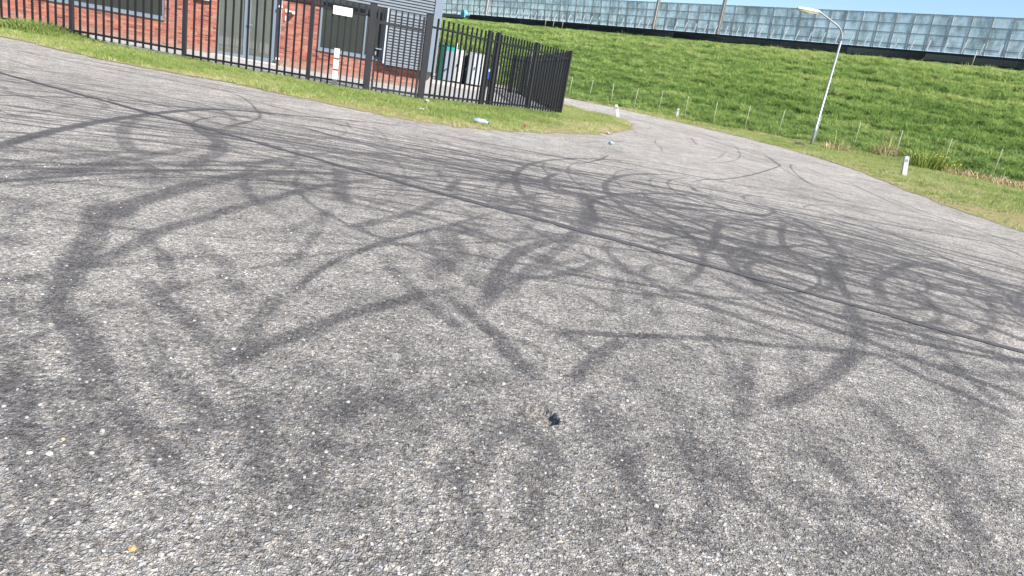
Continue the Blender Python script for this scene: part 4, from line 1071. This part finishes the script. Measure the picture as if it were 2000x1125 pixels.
# ================================================================== VEGETATION
def leaf_material(name, stops, trans=.42, rough=.55):
    k = NT(name)
    at = k.n('ShaderNodeAttribute', attribute_name='tint', attribute_type='INSTANCER')
    oi = k.n('ShaderNodeAttribute', attribute_name='blade')
    f = k.math('ADD', at.outputs['Fac'], k.math('MULTIPLY_ADD', oi.outputs['Fac'], .36, -.18), clamp=True)
    c = k.ramp(f, stops); k.base(c); k.set(rough=rough, spec=.25)
    tl = k.n('ShaderNodeBsdfTranslucent'); k.l(c, tl.inputs[0])
    va = k.n('ShaderNodeVectorMath', operation='MULTIPLY_ADD'); k.l(k.geo.outputs['Normal'], va.inputs[0]); va.inputs[1].default_value = (.55, .55, .55); va.inputs[2].default_value = (0, 0, .75)
    vn = k.n('ShaderNodeVectorMath', operation='NORMALIZE'); k.l(va.outputs[0], vn.inputs[0]); k.l(vn.outputs[0], k.b.inputs['Normal'])
    mx = k.n('ShaderNodeMixShader'); mx.inputs[0].default_value = trans
    k.l(k.b.outputs[0], mx.inputs[1]); k.l(tl.outputs[0], mx.inputs[2]); k.l(mx.outputs[0], k.out.inputs[0])
    return k.m
M_VG = leaf_material('verge_blades', [(0, (.12, .175, .04)), (.3, (.245, .34, .085)), (.6, (.40, .45, .155)), (.82, (.58, .53, .28)), (1, (.60, .47, .31))])
M_EG = leaf_material('slope_blades', [(0, (.07, .135, .028)), (.35, (.215, .35, .08)), (.7, (.40, .52, .15)), (1, (.58, .55, .26))])
M_DRY = leaf_material('dry_blades', [(0, (.26, .17, .08)), (.5, (.44, .33, .18)), (1, (.60, .50, .31))])

def tuft_mesh(name, n, h, spread, w, mat, lean=.5, segs=2, seed=0, hv=.4):
    g = np.random.default_rng(seed); v = []; f = []; tb = []
    for i in range(n):
        a = g.uniform(0, 6.283); r = spread * g.uniform(0, 1) ** .6; bx, by = r * math.cos(a), r * math.sin(a)
        d = a + g.normal(0, .9); hh = h * g.uniform(1 - hv, 1 + hv * .5); ln = lean * hh * g.uniform(.3, 1.3)
        pa = g.uniform(0, 6.283); wx, wy = math.cos(pa) * w / 2, math.sin(pa) * w / 2
        b = len(v)
        for sgm in range(segs):
            t = sgm / segs; q = (bx + ln * t * t * math.cos(d), by + ln * t * t * math.sin(d), hh * (t - .12 * lean * t * t)); ww = 1 - .45 * t
            v += [(q[0] - wx * ww, q[1] - wy * ww, q[2]), (q[0] + wx * ww, q[1] + wy * ww, q[2])]
        v.append((bx + ln * math.cos(d), by + ln * math.sin(d), hh * (1 - .25 * lean)))
        tv = g.uniform(0, 1)
        for sgm in range(segs - 1): f.append((b + 2 * sgm, b + 2 * sgm + 1, b + 2 * sgm + 3, b + 2 * sgm + 2)); tb.append(tv)
        f.append((b + 2 * segs - 2, b + 2 * segs - 1, b + 2 * segs)); tb.append(tv)
    me = bpy.data.meshes.new(name); me.from_pydata(v, [], f)
    me.attributes.new('blade', 'FLOAT', 'FACE').data.foreach_set('value', tb)
    me.materials.append(mat)
    return me

def scatter(name, P, scale, tint, variants, label=None, tilt=.12):
    """points carrying scale, turn and tint; every point becomes one tuft"""
    n = len(P)
    me = bpy.data.meshes.new(name); me.from_pydata(P.tolist(), [], [])
    me.attributes.new('size', 'FLOAT', 'POINT').data.foreach_set('value', scale.astype(np.float32))
    me.attributes.new('tint', 'FLOAT', 'POINT').data.foreach_set('value', tint.astype(np.float32))
    rot = np.stack([rng.normal(0, tilt, n), rng.normal(0, tilt, n), rng.uniform(0, 6.283, n)], -1).astype(np.float32)
    me.attributes.new('turn', 'FLOAT_VECTOR', 'POINT').data.foreach_set('vector', rot.ravel())
    o = put(name, me, kind='stuff')
    if label: o['label'] = label
    lib = bpy.data.collections.new(name + '_kinds')
    for i, m in enumerate(variants):
        lib.objects.link(bpy.data.objects.new(name + '_tuft', m))
    ng = bpy.data.node_groups.new(name, 'GeometryNodeTree')
    ng.interface.new_socket('Geometry', in_out='INPUT', socket_type='NodeSocketGeometry')
    ng.interface.new_socket('Geometry', in_out='OUTPUT', socket_type='NodeSocketGeometry')
    N = ng.nodes; L = ng.links
    gi = N.new('NodeGroupInput'); go = N.new('NodeGroupOutput')
    ci = N.new('GeometryNodeCollectionInfo'); ci.inputs['Collection'].default_value = lib
    ci.inputs['Separate Children'].default_value = True; ci.inputs['Reset Children'].default_value = True
    ip = N.new('GeometryNodeInstanceOnPoints'); ip.inputs['Pick Instance'].default_value = True
    def attr(nm, ty):
        a = N.new('GeometryNodeInputNamedAttribute'); a.data_type = ty; a.inputs['Name'].default_value = nm
        return [s for s in a.outputs if s.enabled][0]
    L.new(gi.outputs[0], ip.inputs['Points']); L.new(ci.outputs[0], ip.inputs['Instance'])
    L.new(attr('turn', 'FLOAT_VECTOR'), ip.inputs['Rotation']); L.new(attr('size', 'FLOAT'), ip.inputs['Scale'])
    L.new(ip.outputs[0], go.inputs[0])
    md = o.modifiers.new('scatter', 'NODES'); md.node_group = ng
    return o

# --- left verge
vk = [tuft_mesh('verge_tuft', 22, .085, .075, .0075, M_VG, .7, 2, s) for s in range(5)]
def in_strip(n):
    i = rng.uniform(0, len(VE) - 1.01, n); t = rng.uniform(0, 1, n)
    seg = np.hypot(*np.diff(.5 * (VE + VI), axis=0).T) * np.hypot(*(VE - VI)[:-1].T); seg = np.append(seg, seg[-1]); pr = seg / seg.sum()
    j = rng.choice(len(VE) - 1, n, p=pr[:-1] / pr[:-1].sum()); fr = rng.uniform(0, 1, n)
    a = VEw[j] * (1 - fr[:, None]) + VEw[j + 1] * fr[:, None]; b = VI[j] * (1 - fr[:, None]) + VI[j + 1] * fr[:, None]
    p = a * (1 - t[:, None]) + b * t[:, None]
    return p, t
p, t = in_strip(32000)
pat = smoothnoise(p[:, 0] * 1.6, p[:, 1] * 1.6, 21); pat2 = smoothnoise(p[:, 0] * .6, p[:, 1] * .6, 22)
keep = rng.uniform(0, 1, len(p)) < np.clip(.62 + .5 * pat + np.minimum(t * 5, 1) * .35, .05, 1) * np.clip(.12 + t * 5.5, .12, 1)
p, t, pat, pat2 = p[keep], t[keep], pat[keep], pat2[keep]
zz = np.minimum(t * 6, 1) * (.018 + .02 * smoothnoise(p[:, 0], p[:, 1], 2)) + t * np.clip((-7.5 - p[:, 0]) / 3.5, 0, 1) * .075
P3 = np.stack([p[:, 0], p[:, 1], np.maximum(zz, .006) - .005], -1)
tall = np.exp(-((p[:, 0] + 12.2) / .75) ** 2) * (t > .62)
sc_ = np.clip(.75 + .35 * pat + .25 * rng.normal(size=len(p)) + tall * 2.4, .35, 3.6)
ti = np.clip(.48 + .13 * pat2 - .10 * pat + .13 * rng.normal(size=len(p)) - .12 * np.minimum(t * 3, 1) + .25 * np.exp(-t * 14) - tall * .2 + .16 * (p[:, 0] > .5), 0, 1)
scatter('verge_grass', P3, sc_, ti, vk, 'short yellow green grass on the verge between the asphalt and the bar fence')

# --- right verge (between road edge and wire fence)
n = 42000
s = rng.uniform(-4, 48, n) ; s = np.where(rng.uniform(size=n) < .55, rng.uniform(-2, 22, n), s); u = rng.uniform(0, 1, n)
e = np.interp(s, ss, en + ew); nn = e + (37.4 - e) * u
keep = (rng.uniform(0, 1, n) < np.clip((37.4 - e) / 14, .08, 1)) 
s, u, e, nn = s[keep], u[keep], e[keep], nn[keep]
pat = smoothnoise(s * 1.3, nn * 1.3, 31); pat2 = smoothnoise(s * .5, nn * .5, 32)
keep = rng.uniform(0, 1, len(s)) < np.clip(.7 + .4 * pat, .15, 1) * np.clip(.1 + (nn - e) * 1.1, .1, 1)
s, nn, e, pat, pat2 = s[keep], nn[keep], e[keep], pat[keep], pat2[keep]
zz = .006 + np.minimum((nn - e).clip(0) / 2, 1) * .045
P3 = np.stack([SD[0] * s + ND[0] * nn, SD[1] * s + ND[1] * nn, zz - .008], -1)
far = np.clip((nn - 33.2) / 3, 0, 1)
sc_ = np.clip(.95 + .4 * pat + .25 * rng.normal(size=len(s)), .4, 2.2) * (1 + 1.1 * far)
ti = np.clip(.47 + .15 * pat2 - .12 * pat + .14 * rng.normal(size=len(s)) + .2 * np.exp(-(nn - e) * 1.8) + .10 * far, 0, 1)
scatter('roadside_grass', P3, sc_, ti, vk, 'yellowish short grass on the right verge between road and wire fence')

# --- embankment
ek = [tuft_mesh('slope_tuft', 34, .26, .26, .020, M_EG, .95, 2, 40 + s) for s in range(6)]
n = 76000
s = np.where(rng.uniform(size=n) < .5, rng.uniform(-6, 34, n), rng.uniform(-6, 94, n)); nn = rng.uniform(36.75, 56.7, n)
pat = smoothnoise(s * 1.7, nn * 3.2, 41); pat2 = smoothnoise(s * .33, nn * .9, 42); pat3 = smoothnoise(s * 4.5, nn * 7.5, 43)
keep = rng.uniform(0, 1, n) < np.clip(.50 + .55 * pat + .5 * pat3, .03, 1)
s, nn, pat, pat2, pat3 = s[keep], nn[keep], pat[keep], pat2[keep], pat3[keep]
zz = slope_z(nn) + .07 * smoothnoise(s * 1.1, nn * 1.1, 6) + .05 * smoothnoise(s * 2.7, nn * 2.7, 9)
P3 = np.stack([SD[0] * s + ND[0] * nn, SD[1] * s + ND[1] * nn, zz - .03], -1)
up_ = np.clip((nn - 44) / 12, 0, 1)
sc_ = np.clip(.85 + .42 * pat + .3 * rng.normal(size=len(s)), .4, 2.1) * np.where(nn > 55.6, .45, 1.0)
ti = np.clip(.36 + .19 * pat2 + .14 * pat + .15 * rng.normal(size=len(s)) + .22 * up_, 0, 1)
scatter('slope_grass', P3, sc_, ti, ek, 'thick tussocky green grass covering the whole railway embankment', .2)

# --- single plants along the right verge
def clump(name, label, cat, loc, n, h, spread, w, mat, lean, seed, group=None, part='blades'):
    t = thing(name, label, cat, loc, 0, group)
    put(part, tuft_mesh(part, n, h, spread, w, mat, lean, 3, seed, .5), t)
    return t
def sblade(mat_name, stops):
    k = NT(mat_name); oi = k.n('ShaderNodeAttribute', attribute_name='blade'); c = k.ramp(oi.outputs['Fac'], stops); k.base(c); k.set(rough=.7, spec=.2)
    return k.m
M_STRAW = sblade('straw', [(0, (.26, .17, .085)), (.5, (.46, .34, .19)), (1, (.62, .52, .33))])
M_WEED = sblade('weed_green', [(0, (.08, .14, .03)), (.5, (.18, .25, .05)), (1, (.36, .36, .09))])
M_BUD = simple('yellow_petals', (.60, .48, .04), .6, var=.15)
def s_on(px_s, n): q = sn(px_s, n, .03); return (q.x, q.y, q.z)
q = (16.15, 33.9, .04)
t = clump('dry_grass_clump', 'large tan dry grass clump with long stalks, left of the near white marker post', 'dry grass', (17.45, 36.25, .04), 260, .72, .65, .026, M_STRAW, .45, 61, 'dry grass clumps by the wire fence')
put('stalks', tuft_mesh('stalks', 26, 1.7, .40, .022, M_STRAW, .18, 3, 62, .3), t)
t = clump('dry_grass_clump', 'small pale dry grass clump just right of the street lamp base', 'dry grass', (14.75, 35.9, .04), 150, .46, .6, .024, M_STRAW, .6, 63, 'dry grass clumps by the wire fence')
put('stalks', tuft_mesh('stalks', 8, 1.3, .3, .014, M_STRAW, .3, 3, 64, .3), t)
clump('dry_grass_clump', 'low flattened bank of tan dry grass between the street lamp and the large dry clump', 'dry grass', (16.55, 36.3, .03), 330, .30, 1.1, .024, M_STRAW, 1.3, 65, 'dry grass clumps by the wire fence')
clump('dry_grass_clump', 'low tan dry grass patch right of the yellow flowering weeds', 'dry grass', (18.0, 29.6, .03), 330, .42, 1.2, .022, M_STRAW, 1.0, 66, 'dry grass clumps by the wire fence')
clump('dry_grass_clump', 'reddish dry grass patch at the right picture edge beyond the verge', 'dry grass', (18.8, 27.4, .03), 330, .40, 1.4, .022, M_STRAW, 1.0, 67, 'dry grass clumps by the wire fence')
t = clump('flowering_weed', 'bushy weed with yellow flowers behind the near white marker post', 'plant', (16.4, 30.6, .03), 420, .85, .75, .020, M_WEED, .5, 68, 'yellow flowering weeds')
mb = MB(); g = np.random.default_rng(5)
for i in range(44):
    a = g.uniform(0, 6.28); r = .65 * g.uniform(0, 1) ** .5; c = Vector((r * math.cos(a) + .15, r * math.sin(a), g.uniform(.45, .88))); d_ = .016
    mb.box(c - Vector((d_, d_, d_ * .5)), c + Vector((d_, d_, d_ * .5)), rot=Matrix.Rotation(g.uniform(0, 3), 3, 'X'), piv=c)
mb.put('flowers', M_BUD, t, kind='stuff')
t = clump('flowering_weed', 'smaller sparse weed with a few yellow flowers, right of the bushy yellow one', 'plant', (17.35, 30.3, .03), 160, .62, .5, .018, M_WEED, .5, 69, 'yellow flowering weeds')
mb = MB()
for i in range(14):
    a = g.uniform(0, 6.28); r = .5 * g.uniform(0, 1) ** .5; c = Vector((r * math.cos(a), r * math.sin(a), g.uniform(.35, .7))); d_ = .018
    mb.box(c - Vector((d_, d_, d_ * .5)), c + Vector((d_, d_, d_ * .5)), rot=Matrix.Rotation(g.uniform(0, 3), 3, 'X'), piv=c)
mb.put('flowers', M_BUD, t, kind='stuff')
clump('tall_grass_clump', 'tall bright green grass clump growing through the bar fence at the far left', 'grass', (-12.15, 17.05, .05), 90, .34, .30, .012, M_WEED, .7, 70)
# weeds along the wall foot
for i, (x, y, lab) in enumerate(((-8.35, 22.45, 'small dry weed at the brick wall foot right of the glass door'), (-5.45, 23.05, 'small dry weed at the brick wall foot under the grey cladding panel'))):
    clump('wall_weed', lab, 'plant', (x, y, .05), 40, .20, .22, .010, M_STRAW, .8, 80 + i, 'weeds at the wall foot')
# soil heap left of the lamp
def lump(name, label, cat, loc, r, flat, mat, seed, group=None):
    bm = bmesh.new(); bmesh.ops.create_icosphere(bm, subdivisions=2, radius=r); g = np.random.default_rng(seed)
    for v_ in bm.verts:
        v_.co *= 1 + g.normal(0, .10); v_.co.z *= flat
    me = bpy.data.meshes.new(name); bm.to_mesh(me); bm.free(); me.materials.append(mat)
    o = put(name, me, None, loc); tag(o, label, cat, group); return o
lump('soil_heap', 'small dark heap of bare soil on the verge left of the street lamp', 'soil', (11.95, 33.2, .03), .34, .55, simple('dark_soil', (.075, .055, .04), .95, var=.4, scale=12), 3)

# ================================================================== LITTER
k = NT('clear_plastic'); k.base((.30, .38, .42)); k.set(rough=.25); M_CLEAR = k.m
bt = thing('plastic_bottle', 'pale blue plastic bottle lying on the grass edge below the fence', 'bottle', (-1.10, 13.22, .075), R(8))
m = MB(); m.tube([(-.15, 0, 0), (-.14, 0, 0), (.06, 0, 0), (.10, 0, 0), (.135, 0, 0)], [.03, .048, .05, .03, .018], 12); m.put('bottle_body', M_CLEAR, bt, smooth=True)
m = MB(); m.tube([(.135, 0, 0), (.162, 0, 0)], .02, 10); m.put('cap', M_BLUE, bt)
m = MB(); m.tube([(-.06, 0, 0), (.03, 0, 0)], .0505, 12, cap=False); m.put('wrapper', simple('bottle_wrapper', (.36, .42, .45), .4), bt)
def crumple(name, label, cat, loc, sx, sy, sz, mat, seed):
    bm = bmesh.new(); bmesh.ops.create_icosphere(bm, subdivisions=2, radius=1); g = np.random.default_rng(seed)
    for v_ in bm.verts:
        f = 1 + g.normal(0, .22); v_.co = Vector((v_.co.x * sx * f, v_.co.y * sy * f, v_.co.z * sz * f))
    me = bpy.data.meshes.new(name); bm.to_mesh(me); bm.free(); me.materials.append(mat)
    o = put(name, me, None, loc, (0, 0, g.uniform(0, 3))); return tag(o, label, cat, 'scraps of litter')
M_RED = simple('red_foil', (.30, .08, .06), .35, var=.4, scale=30)
M_PAP = simple('pale_paper', (.38, .38, .32), .8, var=.08, scale=20)
crumple('crushed_can', 'crumpled reddish can at the lower edge of the grass under the corner fence', 'can', (-.30, 14.3, .06), .05, .04, .04, M_RED, 1)
crumple('paper_scrap', 'tiny white paper scrap on the asphalt edge right of the red can', 'litter', (-.02, 14.05, .02), .05, .03, .018, M_PAP, 2)
crumple('paper_scrap', 'white scrap at the right tip of the grass by the road', 'litter', (1.66, 17.3, .03), .055, .04, .03, M_PAP, 3)
crumple('paper_scrap', 'cream paper lying against the fence foot right of the gate', 'litter', (-2.78, 17.1, .07), .075, .045, .022, M_PAP, 4)
crumple('paper_scrap', 'cream paper scrap in the grass below the right gate post', 'litter', (-2.34, 13.85, .07), .06, .035, .02, M_PAP, 5)
t = thing('plastic_bag', 'small crumpled blue and white plastic piece on the open asphalt', 'litter', (1.45, 14.07, .0), .4)
a = crumple('film', None, None, (0, 0, .035), .055, .04, .035, M_CLEAR, 6); a.parent = t
a = crumple('blue_end', None, None, (.05, .03, .04), .022, .02, .03, M_BLUE, 7); a.parent = t
for o in t.children:
    for key in ('group', 'label', 'category'):
        if key in o.keys(): del o[key]
crumple('paper_scrap', 'small pale scrap in the grass of the right verge near the picture edge', 'litter', (11.9, 19.0, .07), .06, .05, .03, M_PAP, 8)

# loose grit on the asphalt close to the viewer
M_GRIT = None
k = NT('loose_grit'); at = k.n('ShaderNodeAttribute', attribute_name='tint', attribute_type='INSTANCER')
k.base(k.ramp(at.outputs['Fac'], [(0, (.09, .09, .09)), (.3, (.22, .215, .21)), (.6, (.32, .31, .295)), (.90, (.38, .365, .345)), (.95, (.42, .405, .38)), (.965, (.42, .29, .12)), (1, (.34, .19, .14))])); k.set(rough=.8)
gv = []
for s_ in range(5):
    bm = bmesh.new(); bmesh.ops.create_icosphere(bm, subdivisions=1, radius=1.0); g = np.random.default_rng(90 + s_)
    for v_ in bm.verts: v_.co *= 1 + g.normal(0, .16); v_.co.z *= .62
    me = bpy.data.meshes.new('grit'); bm.to_mesh(me); bm.free(); me.materials.append(k.m); gv.append(me)
n = 4500
r = 1.0 + 4.2 * rng.uniform(0, 1, n) ** 1.5; a = rng.uniform(R(-46), R(46), n)
x = r * np.sin(a) * 1.05; y = r * np.cos(a) + .05
dd = np.hypot((x - .178) / .06, (y - 1.985) / .07) > 1
x, y = x[dd], y[dd]; n = len(x)
szz = np.exp(rng.normal(math.log(.0036), .36, n)).clip(.0018, .007)
scatter('loose_grit', np.stack([x, y, szz * .12 - .0006], -1), szz, rng.uniform(0, .92, n) ** 1.0 + .08 * (rng.uniform(size=n) > .94), gv, 'grit and small stones standing proud of the worn asphalt', .35)
W_ = simple('white_pebble', (.52, .51, .49), .7); Y_ = simple('ochre_pebble', (.36, .26, .11), .8); B_ = simple('dark_pebble', (.05, .05, .055), .7)
for i, (x, y, s_, m_, lab) in enumerate(((-.87, 2.08, .0075, W_, 'single white pebble on the asphalt left of centre'), (-1.03, 1.36, .0062, W_, 'left one of two white pebbles side by side, near the left edge'), (-.99, 1.37, .008, W_, 'right one of two white pebbles side by side, near the left edge'),
        (-.91, 1.40, .006, W_, 'white pebble a little right of the two side by side'), (-.41, 1.33, .0055, W_, 'sharp white stone chip low in the picture left of centre'), (-.65, 1.12, .008, Y_, 'ochre yellow pebble at the bottom left'), (-.82, 2.06, .0085, B_, 'dark pebble beside the single white pebble'))):
    o = lump('pebble', lab, 'pebble', (x, y, s_ * .1), s_, .6, m_, 200 + i, 'pebbles lying on the asphalt')
